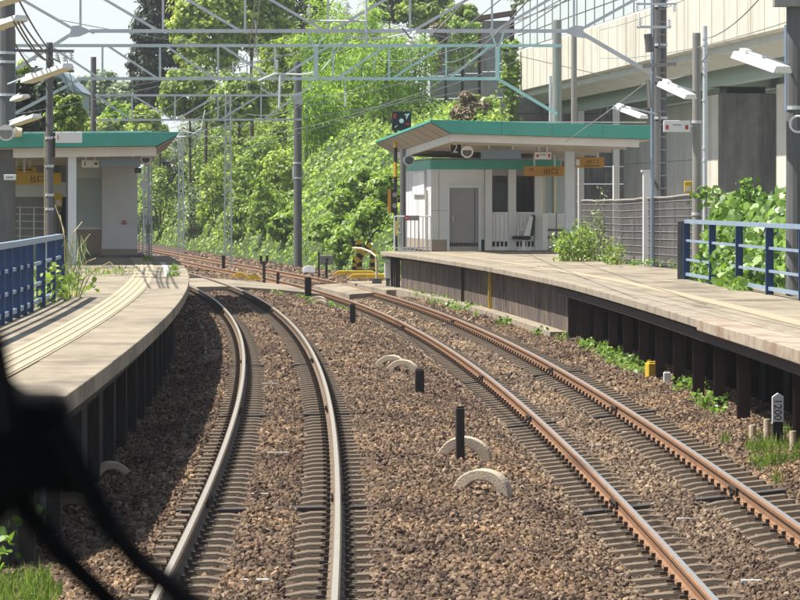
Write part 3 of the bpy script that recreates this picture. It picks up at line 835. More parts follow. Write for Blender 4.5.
# solid room with a door
rbox('front_wall', .92, 1.42, 7.44, 7.56, ZR + .34, 3.5, mt['wall_grey'])
rbox('front_wall', 2.50, 2.6, 7.44, 7.56, ZR + .34, 3.5, mt['wall_grey'])
rbox('front_wall', 1.42, 2.50, 7.44, 7.56, 3.02, 3.5, mt['wall_grey'])
rbox('base_panel', .92, 1.42, 7.435, 7.56, ZR, ZR + .335, mt['tan'])
rbox('turquoise_band', .915, 5.0, 7.41, 7.56, 3.5, 3.80, mt['turq'])
rbox('side_wall', .92, 1.02, 7.565, 15.0, ZR + .34, 3.5, mt['wall_grey'])
for k in range(1, 6): rbox('wall_joint', .914, .925, 7.565 + k * 1.24, 7.58 + k * 1.24, ZR + .35, 3.5, mt['concrete'])
rbox('base_panel', .916, 1.02, 7.565, 15.0, ZR, ZR + .335, mt['tan'])
rbox('turquoise_band', .90, 1.02, 7.565, 15.0, 3.5, 3.8, mt['turq'])
d_ = rbox('door', 1.50, 2.42, 7.47, 7.52, ZR + .12, 2.92, mt['door'], bevel=.006)
rbox('door_groove', 2.30, 2.315, 7.462, 7.47, ZR + .14, 2.9, mt['dark'], None)
rbox('door_frame', 1.42, 1.50, 7.40, 7.56, ZR, 3.02, mt['post_white']); rbox('door_frame', 2.42, 2.50, 7.40, 7.56, ZR, 3.02, mt['post_white']); rbox('door_frame', 1.50, 2.42, 7.40, 7.56, 2.92, 3.02, mt['post_white'])
m = MB(); m.box(R(1.62, 7.44, 1.95), (.03, .05, .2), uR); h_ = m.build('handle', mt['steel'], d_)
for k in range(14): rbox('door_grille', 1.52 + k * .064, 1.56 + k * .064, 7.455, 7.47, ZR + .14, ZR + .24, mt['dark'])
# waiting room: columns, wainscot, openings
for a, b in ((2.62, 2.84), (3.36, 3.60), (4.20, 4.44)):
    rbox('column', a, b, 7.36, 7.6, ZR, 3.5, mt['wall_grey'], bevel=.006)
for a, b in ((2.84, 3.36), (3.60, 4.20)):
    n_ = int((b - a) / .105)
    for k in range(n_):
        q0 = a + (b - a) * k / n_; q1 = a + (b - a) * (k + 1) / n_
        rbox('wainscot_board', q0 + .005, q1 - .005, 7.46, 7.52, ZR + .28, 2.10, mt['white'])
        rbox('vent_slot_bar', q1 - .018, q1 + .018, 7.46, 7.52, ZR + .12, ZR + .275, mt['white'])
    rbox('sill', a, b, 7.42, 7.56, 2.105, 2.16, mt['white']); rbox('skirting', a, b, 7.46, 7.52, ZR, ZR + .12, mt['white'])
    rbox('lintel', a, b, 7.42, 7.54, 3.30, 3.5, mt['grime'])
rbox('threshold', 1.42, 2.5, 7.44, 7.6, ZR - .1, ZR + .119, mt['concrete'])
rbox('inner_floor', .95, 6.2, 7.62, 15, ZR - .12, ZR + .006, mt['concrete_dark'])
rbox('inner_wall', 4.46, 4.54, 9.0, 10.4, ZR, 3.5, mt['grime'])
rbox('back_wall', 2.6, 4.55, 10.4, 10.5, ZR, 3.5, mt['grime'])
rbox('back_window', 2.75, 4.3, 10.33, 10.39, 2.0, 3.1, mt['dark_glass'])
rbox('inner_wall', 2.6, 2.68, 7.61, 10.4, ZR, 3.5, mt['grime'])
for a, b in ((4.47, 4.74), (4.76, 5.06), (5.08, 5.36)):
    rbox('side_panel', a + .01, b - .01, 8.6, 8.66, ZR + .1, 2.12, mt['white'])
rbox('side_rail', 4.45, 5.4, 8.52, 8.6, ZR + .36, ZR + .44, mt['pole_dark']); rbox('side_rail', 4.45, 5.4, 8.52, 8.6, ZR + .6, ZR + .66, mt['pole_dark'])
for a in (4.62, 4.98): rbox('side_mullion', a, a + .09, 8.6, 8.68, 2.12, 3.6, mt['cream'])
rbox('side_glass', 4.45, 5.4, 8.67, 8.69, 2.13, 3.55, mt['glass'])
rbox('corner_cabinet', 4.46, 4.62, 7.5, 7.8, ZR, 2.12, mt['white'], bevel=.006)
rbox('outer_post', 4.83, 5.12, 5.3, 5.55, ZR, 4.24, mt['post_white'], bevel=.01)
rbox('outer_post', 1.0, 1.0 + .16, 15.1, 15.3, ZR, 4.0, mt['post_white'])
rbox('ceiling', .95, 5.2, 7.6, 15, 3.82, 3.86, mt['soffit'])

for k in range(1, 4): rbox('fascia_joint', .6 + k * 1.5, .612 + k * 1.5, -.006, .002, 4.46, 4.86 - .024 * (.6 + k * 1.5), mt['concrete_dark'])
rbox('flashing', .05, 6.4, .02, .1, 4.80, 4.835, mt['worn_white'])
for x_ in (1.16,): rbox('panel_joint', x_, x_ + .012, 7.43, 7.445, ZR + .34, 3.5, mt['grime'])
for z_ in (2.2,): rbox('panel_joint', .92, 1.42, 7.43, 7.445, z_, z_ + .012, mt['grime'])
# objects hung in or standing at the right shelter
def hung(name, u, w, z, label, cat, group=None): return thing(name, tuple(R(u, w, z)), label, cat, group)
t = hung('platform_number_sign', .95, 3.6, 3.9, 'black hanging sign with white number 2 under the turquoise roof', 'sign')
c = R(.93, 3.7, 0); c = P(456, 148, c.y); m = MB(); m.box(c, (.30, .1, .42), uR); m.build('board', mt['black'], t, bevel=.008)
m = MB(); m.text('2', .28, c - wR * .056 - uR * .03, uR, sx=.85); m.build('number', mt['white'], t)
m = MB(); m.tube([c + UP * .2, c + UP * .75], .018, 6); m.build('hanger', mt['steel'], t)
t = hung('round_speaker', 1.2, 3.5, 3.9, 'white round horn speaker beside the number 2 sign', 'speaker')
c = P(467, 150, 105.6); m = MB(); m.tube([c + Vector((0, -.2, -.06)), c + Vector((0, 0, 0)), c + Vector((0, .25, .1))], .19, 16, .13); m.build('horn', mt['white'], t, smooth=False)
m = MB(); m.tube([c + Vector((0, -.205, -.061)), c + Vector((0, -.19, -.058))], .14, 16); m.build('grille', mt['pole_dark'], t)
m = MB(); m.tube([c + Vector((.02, .1, .1)), c + Vector((.02, .1, .75))], .025, 6); m.build('bracket', mt['steel'], t)
def board(name, x0, x1, y0, y1, d, mat_, label, cat, hang=.5, hang_x=None, depth=.12, group=None, right=uR, hang_mat='post_white'):
    a = P(x0, y1, d); b = P(x1, y0, d); c = (a + b) / 2
    t = thing(name, tuple(c), label, cat, group)
    m = MB(); m.box(c, (b.x - a.x, depth, b.z - a.z), right); m.build('board', mat_, t, bevel=.008)
    if hang:
        for hx in (hang_x or (x0 * .75 + x1 * .25, x0 * .25 + x1 * .75)):
            p = P(hx, y0, d); m = MB(); m.box(p + UP * hang / 2, (.05, .05, hang), right); m.build('hanger', mt[hang_mat], t)
    return t, c, (b.x - a.x), (b.z - a.z)
board('name_board', 481, 521, 149.7, 159, 107, mt['sign_blue'], 'long plain blue grey board hanging under the right turquoise roof', 'sign', .45, (489, 513))
t, c, w_, h_ = board('small_hanging_sign', 534.5, 551, 152.2, 159.3, 107.5, mt['white'], 'small white hanging sign right of the blue grey board on the right shelter', 'sign', .4)
m = MB(); m.box(c + uR * -.17 - wR * .066, (.07, .01, .08), uR); m.box(c + uR * .19 - wR * .066, (.06, .01, .11), uR); m.build('red_mark', mt['red'], t)
m = MB(); m.box(c + uR * 0.0 + UP * .03 - wR * .066, (.2, .01, .02), uR); m.build('print', mt['pole_dark'], t)
t, c, w_, h_ = board('exit_sign', 524, 565, 166.3, 176, 109, mt['orange_sign'], 'wide orange exit sign with an upward arrow inside the right shelter', 'sign', .35)
m = MB(); m.text('↑', .2, c - uR * .42 - wR * .066, uR); m.text('出口', .19, c + uR * .18 - wR * .066, uR, sx=1.15); m.build('lettering', mt['black'], t)
t, c, w_, h_ = board('exit_sign', 574, 604, 157.4, 167.6, 110.5, mt['orange_sign'], 'orange exit sign hanging right of the white shelter post', 'sign', .3, (597, 598))
m = MB(); m.text('出口', .13, c + uR * .1 + UP * .03 - wR * .066, uR, sx=1.5); m.box(c + uR * .1 - UP * .1 - wR * .066, (.5, .01, .025), uR); m.build('lettering', mt['black'], t)
m = MB(); m.box(c - uR * .37 - wR * .066, (.13, .01, .2), uR); m.build('white_field', mt['white'], t)
# seat
t = thing('bench_seat', tuple(R(3.7, 7.2, ZR)), 'white and dark platform seat in front of the white wainscot', 'seat')
m = MB(); m.prism([(3.42, 1.33), (3.95, 1.28), (4.02, 1.36), (3.97, 1.42), (3.5, 1.42)], R(0, 6.95, 0), uR, UP, wR * .38); m.build('seat', mt['black'], t, bevel=.02)
for k in range(4):
    m = MB(); m.prism([(3.78 + .01 * k, 1.42), (4.02, 1.42), (4.08, 2.02 - .04 * k), (3.98, 2.04 - .04 * k)], R(0, 6.95 + k * .095, 0), uR, UP, wR * .085); m.build('back_slat', mt['white'], t)
m = MB(); m.prism([(3.98, 1.42), (4.10, 1.42), (4.15, 2.04), (4.09, 2.08)], R(0, 6.93, 0), uR, UP, wR * .42); m.build('back_shell', mt['black'], t, bevel=.02)
m = MB(); m.tube([R(3.62, 7.0, 1.62), R(3.85, 7.0, 1.6)], .018, 6); m.tube([R(3.62, 7.0, 1.62), R(3.6, 7.0, 1.4)], .018, 6); m.build('armrest', mt['white'], t)
m = MB(); m.tube([R(3.8, 7.14, ZR), R(3.8, 7.14, 1.3)], .05, 8); m.box(R(3.8, 7.14, ZR + .02), (.4, .3, .04), uR); m.build('leg', mt['white'], t)
# notice board on the lit side wall
t = thing('notice_board', tuple(R(.8, 9.5, 2.6)), 'white notice board on the sunlit side wall of the right shelter', 'notice board')
m = MB(); m.prism([(8.7, 2.75), (12.0, 2.75), (12.0, 3.42), (8.7, 3.42)], R(.86, 0, 0), wR, UP, uR * .05); m.build('panel', mt['white'], t)
m = MB()
for z0, z1, w0, w1 in ((2.70, 2.755, 8.64, 12.06), (3.42, 3.47, 8.64, 12.06), (2.755, 3.42, 8.64, 8.7), (2.755, 3.42, 12.0, 12.06)):
    m.prism([(w0, z0), (w1, z0), (w1, z1), (w0, z1)], R(.84, 0, 0), wR, UP, uR * .075)
m.build('frame', mt['steel'], t)
t = thing('drain_pipe', tuple(R(.82, 7.8, ZR)), 'grey drain pipe down the sunlit side wall of the right shelter', 'pipe')
m = MB(); m.tube([R(.84, 8.0, ZR), R(.84, 8.0, 2.85)], .05, 8); m.build('pipe', mt['concrete'], t)
for z in (1.4, 2.4): m = MB(); m.box(R(.87, 8.0, z), (.13, .12, .03), uR); m.build('pipe_clip', mt['steel'], t)
# steel pole with round mirror, railing
c = P(403, 250, 107.6); c.z = ZR
t = thing('steel_pole', tuple(c), 'grey steel pole between the striped signal and the sunlit shelter wall', 'pole')
m = MB(); m.tube([c, c + UP * 3.15], .095, 10); m.build('shaft', mt['pole_dark'], t); m = MB(); m.box(c + UP * .03, (.3, .3, .06)); m.build('foot', mt['steel'], t)
c2 = P(408.5, 160, 107.4); t2 = thing('round_mirror', tuple(c2), 'oval safety mirror with pale green frame under the roof lip', 'mirror')
m = MB(); m.tube([c2 + Vector((.0, -.07, -.01)), c2 + Vector((0, .06, .0))], .17, 18, .12); m.build('frame', mt['steel_teal'], t2)
m = MB(); m.tube([c2 + Vector((.02, -.08, -.01)), c2 + Vector((.02, -.072, -.01))], .13, 18); m.build('glass', mt['dark_glass'], t2)
m = MB(); m.tube([c2 + Vector((0, .05, 0)), c + UP * 2.9], .02, 6); m.build('bracket', mt['steel'], t2)
a = P(394.5, 250, 106.8); a.z = ZR; b = P(431, 250, 106.8); b.z = ZR
t = thing('railing', tuple(a), 'thin white tube railing across the end of the right platform', 'railing')
for z in (1.08, .12): m = MB(); m.tube([a + UP * z, b + UP * z], .025, 6); m.build('rail', mt['steel'], t)
for k in range(10):
    p = a.lerp(b, k / 9); m = MB(); m.tube([p, p + UP * 1.08], .02 if k % 9 else .03, 6); m.build('bar', mt['steel'], t)
t = thing('railing_sign', tuple(a + Vector((.55, -.05, .98))), 'small grey sign with a red roundel on the end railing', 'sign')
m = MB(); q = P(412, 218, 106.75); m.box(q, (.44, .015, .15)); m.build('plate', mt['pole'], t); m = MB(); q = P(407, 218, 106.74); m.tube([q + Vector((0, -.012, 0)), q], .065, 14); m.build('roundel', mt['red'], t)
m = MB(); m.box(q + Vector((0, -.016, 0)), (.08, .006, .022)); m.build('white_bar', mt['white'], t)

# ------------------------------------------------------------------ left shelter
OL = P(178, 131.8, 82); uL = Vector((-.997, -.08, 0)); wL = Vector((-.085, .996, 0))
sl_ = thing('platform_shelter', (OL.x - 3, OL.y + 8, ZL), 'left waiting shelter with turquoise roof edge and pale grey end wall', 'station building')
shelter_roof(sl_, OL, uL, wL, 6.4, 15.0, .08, .1, .33, .5)
m = MB(); m.bar(OL + uL * .6 + wL * .3 + UP * .012, OL + uL * 3.6 + wL * .3 - UP * .02, .3, .03); m.build('roof_flashing', mt['worn_white'], sl_)
def lbox(name, x0, x1, d0, d1, z0, z1, mat_, bevel=0, root=None):
    """x0, x1: distances right of the camera line at depth d0; the box runs along the platform."""
    m = MB(); m.prism([(x0, z0), (x1, z0), (x1, z1), (x0, z1)], Vector((0, d0, 0)), Vector((1, 0, 0)), UP, wL * (d1 - d0)); return m.build(name, mat_, root or sl_, bevel=bevel)
lbox('end_wall', -7.98, -7.02, 93.6, 99, ZL + .22, 3.72, mt['wall_grey'])
lbox('base_panel', -7.985, -7.015, 93.58, 99, ZL, ZL + .215, mt['tan'])
lbox('wall_joint', -7.99, -7.975, 93.59, 93.61, ZL + .22, 3.7, mt['grime'])
lbox('lower_panel', -8.68, -7.99, 93.9, 94.0, ZL + .05, ZL + .78, mt['tan'])
lbox('window_pane', -8.68, -7.99, 93.93, 93.98, ZL + .80, 3.12, mt['glass'])
lbox('window_frame', -8.68, -7.99, 93.86, 94.0, 3.12, 3.19, mt['wall_grey']); lbox('window_frame', -8.68, -7.99, 93.86, 94.0, ZL + .74, ZL + .80, mt['wall_grey'])
lbox('upper_wall', -8.7, -7.99, 93.9, 94.0, 3.19, 3.72, mt['wall_grey'])
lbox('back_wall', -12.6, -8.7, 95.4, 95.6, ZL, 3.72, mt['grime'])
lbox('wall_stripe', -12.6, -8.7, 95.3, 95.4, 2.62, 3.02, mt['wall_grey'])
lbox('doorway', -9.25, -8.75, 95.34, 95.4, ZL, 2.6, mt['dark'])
lbox('front_post', -7.81, -7.61, 82.3, 82.5, ZL, 3.62, mt['post_white'], .01)
lbox('front_post', -7.86, -7.82, 82.35, 82.45, ZL, 3.62, mt['pole_dark'])
lbox('floor_step', -8.9, -6.75, 92.6, 96.2, ZL + .005, ZL + .07, mt['concrete_dark'])
t, c, w_, h_ = board('name_board', 100, 140.5, 158, 166.8, 83.4, mt['sign_blue'], 'long plain blue grey board hanging under the left turquoise roof', 'sign', .22, (107, 133), right=-uL)
t, c, w_, h_ = board('small_hanging_sign', 81.5, 99, 160.2, 167.5, 83.6, mt['white'], 'small white hanging sign left of the blue grey board on the left shelter', 'sign', .25, right=-uL)
m = MB(); m.box(c + Vector((-.13, -.066, 0)), (.05, .01, .09)); m.box(c + Vector((.14, -.066, 0)), (.07, .01, .05)); m.build('print', mt['pole_dark'], t)
t, c, w_, h_ = board('exit_sign', 12, 61, 173, 184.5, 86, mt['yellow_sign'], 'long yellow exit sign with black lettering in the left shelter', 'sign', .5, right=-uL)
m = MB(); m.text('↑', .17, c - Vector((.36, .07, 0))); m.text('出口', .17, c + Vector((-.0, -.07, 0)), sx=1.3); m.build('lettering', mt['black'], t)
t, c, w_, h_ = board('direction_sign', 10, 36.5, 167, 173, 87.5, mt['yellow_sign'], 'shorter yellow sign above the long exit sign in the left shelter', 'sign', .4, right=-uL)
m = MB(); m.box(c + Vector((.02, -.066, 0)), (.4, .01, .03)); m.build('lettering', mt['wood_dark'], t)
q = P(58.5, 200, 92); t = thing('yellow_box', tuple(q), 'small yellow call box beside the thin pole in the left shelter', 'call box')
m = MB(); m.box(q, (.18, .14, .36)); m.build('body', mt['yellow_sign'], t, bevel=.02); m = MB(); m.box(q + Vector((0, -.08, -.07)), (.12, .02, .14)); m.build('handset', mt['worn_white'], t)
m = MB(); m.box(Vector((q.x, q.y + .05, (q.z - .18 + ZL) / 2)), (.1, .06, q.z - .18 - ZL)); m.build('stand', mt['pole_dark'], t)
t = thing('ticket_barrier', tuple(P(30, 245, 90)), 'pale tube barrier in front of the dark left shelter interior', 'railing')
for y in (207, 214, 221, 228, 236): m = MB(); m.tube([P(8, y, 90), P(48, y + .5, 90)], .014, 6); m.build('rail', mt['steel'], t)
for x in (8, 20, 34, 48): a = P(x, 207, 90); m = MB(); m.tube([Vector((a.x, a.y, ZL)), a], .018, 6); m.build('bar', mt['steel'], t)
q = P(146.5, 158, 84.2); t = thing('round_speaker', tuple(q), 'white round horn speaker at the right end of the left blue grey board', 'speaker')
m = MB(); m.tube([q + Vector((0, -.16, -.03)), q, q + Vector((0, .2, .05))], .135, 16, .09); m.build('horn', mt['white'], t); m = MB(); m.tube([q + Vector((0, -.166, -.03)), q + Vector((0, -.15, -.03))], .095, 16); m.build('grille', mt['pole_dark'], t)
m = MB(); m.tube([q + Vector((0, .05, .05)), q + Vector((-.1, .1, .42))], .02, 6); m.build('bracket', mt['steel'], t)
q = P(138, 170.5, 84.6); t = thing('camera_box', tuple(q), 'black box camera under the right end of the left blue grey board', 'camera')
m = MB(); m.box(q, (.15, .22, .12)); m.build('body', mt['black'], t, bevel=.02); m = MB(); m.tube([q + Vector((0, -.14, 0)), q + Vector((0, -.1, 0))], .04, 10); m.build('lens', mt['dark_glass'], t); m = MB(); m.tube([q, q + UP * .35], .018, 6); m.build('bracket', mt['steel'], t)
b0 = P(149, 257, 95.5); b0.z = ZL; t = thing('signal_mast', tuple(b0), 'thin steel mast with a white oval mirror at the end of the left platform', 'mast')
m = MB(); m.tube([b0, b0 + UP * 2.6], .035, 8); m.tube([b0 + Vector((.07, 0, 0)), b0 + Vector((.07, 0, 2.5))], .02, 6); m.build('shaft', mt['steel'], t)
q = P(144.5, 185, 95.3); m = MB(); m.tube([q + Vector((0, -.04, 0)), q + Vector((0, .02, 0))], .13, 14); o = m.build('mirror', mt['white'], t)
m = MB(); m.tube([q, b0 + UP * (q.z - ZL)], .015, 6); m.build('bracket', mt['steel'], t)
q = P(148.5, 229, 95.3); m = MB(); m.box(q, (.09, .08, .24)); m.build('box', mt['pole'], t)
a = P(139, 257, 95.4); a.z = ZL; b = P(150, 257, 95.4); b.z = ZL
t = thing('railing', tuple(a), 'short steel railing beside the pale grey end wall of the left shelter', 'railing')
for z in (1.05, .1): m = MB(); m.tube([a + UP * z, b + UP * z], .02, 6); m.build('rail', mt['steel'], t)
for k in range(4): p = a.lerp(b, k / 3); m = MB(); m.tube([p, p + UP * 1.05], .016, 6); m.build('bar', mt['steel'], t)
t = thing('no_entry_mark', tuple(P(124, 222.5, 93.55)), 'tiny red roundel on the pale grey end wall of the left shelter', 'sign')
q = P(124, 222.5, 93.56); m = MB(); m.tube([q + Vector((0, -.015, 0)), q], .055, 14); m.build('roundel', mt['red'], t); m = MB(); m.box(q + Vector((0, -.02, 0)), (.07, .008, .018)); m.build('white_bar', mt['white'], t)

# ------------------------------------------------------------------ viaduct, walls and far buildings
vd = Vector((-.0975, 1, 0)).normalized(); vn_ = Vector((vd.y, -vd.x, 0))
def V_(d, i, z): return Vector((9.57 - .0975 * (d - 167), d, z)) + vn_ * i
vi = thing('viaduct', tuple(V_(150, 3, -.5)), 'cream concrete viaduct on tall piers with a pale noise barrier along its edge', 'viaduct')
d = 84.0; k = 0
while d < 196:
    L = 2.6; m = MB()
    m.prism([(0, 8.7), (.28, 8.62), (.28, 11.0), (.06, 11.0), (0, 10.9)], V_(d + .012, 0, 0), vn_, UP, vd * (L - .024)); m.build('fascia_panel', mt['fascia'], vi, bevel=.01)
    m = MB(); a = V_(d, -.035, 8.74); m.prism([(0, 8.75), (.02, 8.75), (.02, 10.9), (0, 10.9)], V_(d - .04, -.02, 0), vn_, UP, vd * .08); m.build('fascia_rib', mt['fascia'], vi)
    d += L; k += 1
m = MB(); m.prism([(.285, 8.35), (11, 8.35), (11, 9.2), (.285, 9.2)], V_(83, 0, 0), vn_, UP, vd * 115.5); m.build('deck', mt['underside'], vi)
m = MB(); m.prism([(.285, 8.55), (1.4, 7.95), (1.4, 8.34), (.285, 8.56)], V_(83, 0, 0), vn_, UP, vd * 115.5); m.build('haunch', mt['underside'], vi)
for i in (2.3, 5.2, 8.2):
    m = MB(); m.prism([(i, 7.45), (i + .6, 7.45), (i + .5, 8.345), (i + .1, 8.345)], V_(83, 0, 0), vn_, UP, vd * 115.5); m.build('girder', mt['girder'], vi)
for d in (104, 119, 135, 150):
    m = MB(); m.prism([(2.45, -.6), (5.1, -.6), (5.1, 7.15), (2.45, 7.15)], V_(d, 0, 0), vn_, UP, vd * 2.8); m.build('pier', mt['concrete_dark'], vi, bevel=.03)
    m = MB(); m.prism([(2.43, -.6), (2.448, -.6), (2.448, 7.1), (2.43, 7.1)], V_(d, 0, 0), vn_, UP, vd * 2.8); m.build('pier_sunlit_side', mt['fascia'], vi)  # thin pale sheet: the sunlit side of the pier put into the colour
    m = MB(); m.prism([(2.9, 7.155), (4.6, 7.155), (4.6, 7.44), (2.9, 7.44)], V_(d + .5, 0, 0), vn_, UP, vd * 1.6); m.build('bearing', mt['black'], vi)
for d in (178, 190):
    m = MB(); m.prism([(2.4, -.6), (2.7, -.6), (2.7, 7.44), (2.4, 7.44)], V_(d, 0, 0), vn_, UP, vd * .4); m.build('steel_column', mt['white'], vi)
# noise barrier on top: steel posts, pale panels
d = 100.0
while d < 196:
    m = MB(); m.prism([(.1, 11.0), (.18, 11.0), (.18, 13.6), (.1, 13.6)], V_(d, 0, 0), vn_, UP, vd * .09); m.build('barrier_post', mt['pole_dark'], vi)
    for z0, z1 in ((11.03, 11.85), (11.9, 12.72), (12.77, 13.55)):
        m = MB(); m.prism([(.13, z0), (.15, z0), (.15, z1), (.13, z1)], V_(d + .1, 0, 0), vn_, UP, vd * 2.78); m.build('barrier_panel', mt['barrier'], vi)
    d += 2.9
for z in (11.0, 11.86, 12.73, 13.57): m = MB(); m.prism([(.12, z), (.17, z), (.17, z + .045), (.12, z + .045)], V_(100, 0, 0), vn_, UP, vd * 98.5); m.build('barrier_rail', mt['pole_dark'], vi)
# grey wall under the far viaduct
uw = thing('retaining_wall', tuple(V_(190, 6.5, -.5)), 'tall grey panelled retaining wall in the shade under the viaduct', 'wall')
d = 152.0
while d < 194:
    for z0, z1 in ((-.6, 1.98), (2.0, 4.58), (4.6, 7.4)):
        m = MB(); m.prism([(6.0, z0), (6.4, z0), (6.4, z1), (6.0, z1)], V_(d + .02, 0, 0), vn_, UP, vd * 4.96); m.build('wall_panel', mt['wall_weather'], uw)
    d += 5
m = MB(); m.prism([(6, -.6), (14, -.6), (14, 7.4), (6, 7.4)], V_(151.6, 0, 0), vn_, UP, vd * .38); m.build('end_wall', mt['wall_weather'], uw)
ab = thing('abutment', tuple(V_(200, 3, 0)), 'dark stone abutment wall where the viaduct meets the green bank', 'wall')
for r in range(9):
    for q in range(5):
        m = MB(); z0 = -.5 + r * 1.0; off = .9 * (r % 2)
        m.prism([(-.2 + q * 1.8 + off * .5, z0 + .02), (1.56 + q * 1.8 + off * .5, z0 + .02), (1.56 + q * 1.8 + off * .5, z0 + .98), (-.2 + q * 1.8 + off * .5, z0 + .98)], V_(199 + random.uniform(0, .06), 0, 0), vn_, UP, vd * 2); m.build('stone', mt['concrete_dark'], ab)
# weathered panel wall with steel posts above the kudzu
bw = thing('panel_wall', tuple(P(478, 78, 225)), 'weathered grey panel wall with dark posts and a rusty cap above the vines', 'wall')
for x0, x1, y0, y1, d in ((430, 446, 30, 76, 232), (447, 462, 27, 76, 230), (464, 479, 24, 76, 228), (481, 511, 20, 76, 226)):
    a = P(x0, y1, d); b = P(x1, y0, d)
    n_ = 4
    for k in range(n_):
        m = MB(); z0 = a.z - 3 + (b.z - a.z + 3) * k / n_; z1 = a.z - 3 + (b.z - a.z + 3) * (k + .97) / n_
        m.box(((a.x + b.x) / 2, d, (z0 + z1) / 2), (b.x - a.x, .15, z1 - z0)); m.build('panel', mt['grime'], bw)
for x, y, d in ((446.5, 28, 231.6), (463, 20, 229.6), (480, 18, 227.5), (512, 12, 225)):
    b = P(x, y, d); m = MB(); m.box((b.x, d - .2, b.z - 4), (.28, .28, 8)); m.build('post', mt['wood_dark'], bw)
m = MB(); m.bar(P(479, 18.5, 226), P(517, 12.5, 224), .5, .3); m.build('cap', mt['rust_beam'], bw)
fb = thing('far_building', tuple(P(45, 125, 250)), 'hazy blue grey roofed building behind the left poles', 'building')
a = P(8, 132, 250); b = P(78, 92, 250)
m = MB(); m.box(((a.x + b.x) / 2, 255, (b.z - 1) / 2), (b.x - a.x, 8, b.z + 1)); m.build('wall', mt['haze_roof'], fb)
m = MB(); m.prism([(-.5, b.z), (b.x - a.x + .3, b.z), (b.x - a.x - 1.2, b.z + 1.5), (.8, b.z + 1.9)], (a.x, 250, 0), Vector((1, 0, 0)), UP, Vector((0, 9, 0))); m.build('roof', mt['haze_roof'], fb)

# ------------------------------------------------------------------ poles, portals of the overhead line, wires
def pole(name, x, ytop, d, zb, r0, r1, label, cat='pole', mat_='pole', group=None, bands=()):
    b = P(x, 200, d); ztop = P(x, ytop, d).z
    t = thing(name, (b.x, d, zb), label, cat, group)
    m = MB(); m.tube([(b.x, d, zb), (b.x, d, zb + (ztop - zb) * .5), (b.x, d, ztop - .06), (b.x, d, ztop)], r0, 14, r1); m.build('shaft', mt[mat_], t, smooth=False)
    for y in bands:
        z = P(x, y, d).z; m = MB(); m.tube([(b.x, d, z - .03), (b.x, d, z + .03)], r0 + .012, 14); m.build('band', mt['steel'], t)
    return t
def insulator(root, p, axis, L=.3, name='insulator'):
    axis = Vector(axis).normalized(); m = MB()
    for k in range(4):
        c = Vector(p) + axis * (L * (k + .5) / 4); m.tube([c - axis * L * .05, c + axis * L * .06], .07, 8, .035)
    m.tube([Vector(p), Vector(p) + axis * L], .02, 6)
    m.build(name, mt['insul'], root)

# portal nearest the camera: lower boom at row 31
dA = 81.7
gA = thing('overhead_line_portal', tuple(P(330, 31, dA)), 'nearest steel lattice portal over the tracks, its lower boom highest in the picture', 'line portal')
def bar(root, x0, y0, x1, y1, d, w, name='brace', m_='steel', dd=0, h=None):
    m = MB(); m.bar(P(x0, y0, d), P(x1, y1, d + dd), w * .85, (h or w) * .85); m.build(name, mt[m_], root)
for dy in (0, .9):
    bar(gA, 90, 31, 573, 31, dA + dy, .09, 'lower_boom', h=.1)
    bar(gA, 84, -15, 573, -15, dA + dy, .09, 'upper_boom', h=.1)
    for x in (80.5, 163, 245, 328, 410, 492, 574): bar(gA, x, -14, x, 30, dA + dy, .06, 'upright')
    for a, b in (((80, -15), (157, 30)), ((163, -15), (239, 30)), ((245, -15), (323, 30)), ((410, -15), (333, 30)), ((492, -15), (415, 30)), ((574, -15), (497, 30))):
        bar(gA, a[0], a[1], b[0], b[1], dA + dy, .075)
    bar(gA, 75, 30, 14, -5, dA + dy, .08, 'end_strut'); bar(gA, 73, 33, 16, 69, dA + dy, .09, 'knee_brace')
    bar(gA, 580, 30, 652, -10, dA + dy, .08, 'end_strut'); bar(gA, 583, 34, 652, 74, dA + dy, .11, 'knee_brace')
for x in (90, 163, 245, 328, 410, 492, 573): bar(gA, x, 31, x, 31, dA, .05, 'cross_tie') if False else (lambda m: (m.bar(P(x, 31, dA), P(x, 31, dA) + Vector((0, .9, 0)), .05, .05), m.build('cross_tie', mt['steel'], gA)))(MB())
for sgn, x in ((1, 74), (-1, 580)):
    m = MB(); q = P(x, 31, dA - .06); m.prism([(-.12, -.15), (.12, -.13), (.42, 0), (.12, .13), (-.05, .12)] if sgn > 0 else [(-.42, 0), (-.12, -.13), (.12, -.17), (.06, .12), (-.12, .13)], q, Vector((1, 0, 0)), UP, Vector((0, .03, 0))); m.build('gusset_plate', mt['steel'], gA)
for x, m_ in ((8, 'pole_dark'),): pass
pA1 = pole('concrete_pole', 6.5, -40, dA + .5, .1, .215, .19, 'thick concrete pole at the left edge carrying the nearest portal', mat_='pole_dark', bands=(53, 62, 95))
pA2 = pole('concrete_pole', 660.5, -40, dA + .5, ZR - 1.2, .155, .135, 'dark pole with cables and cross arms carrying the right end of the nearest portal', mat_='pole_dark', bands=(6, 45, 118))
for xo in (-.19, -.14, .0): m = MB(); q = P(660.5, 100, dA); m.tube([(q.x + xo, dA + .3, ZR), (q.x + xo, dA + .3, 7.6)], .025, 6); m.build('cable', mt['blue_rail'] if xo < -.15 else mt['wire'], pA2)
for k in range(16): m = MB(); z = 2.8 + k * .3; q = P(660.5, 100, dA); m.box((q.x + .06, dA + .28, z), (.16, .12, .04)); m.build('cable_clamp', mt['pole'], pA2)
m = MB(); m.bar(P(637, 27, dA), P(671, 27, dA), .05, .06); m.build('cross_arm', mt['steel'], pA2)
for x in (640, 669): insulator(pA2, P(x, 27, dA), (0, 0, 1), .22)
for x in (637, 674): insulator(pA2, P(x, 12, dA), (0, 0, 1), .26)
m = MB(); m.bar(P(636, 4, dA), P(676, 4, dA), .05, .05); m.build('cross_arm', mt['steel'], pA2)
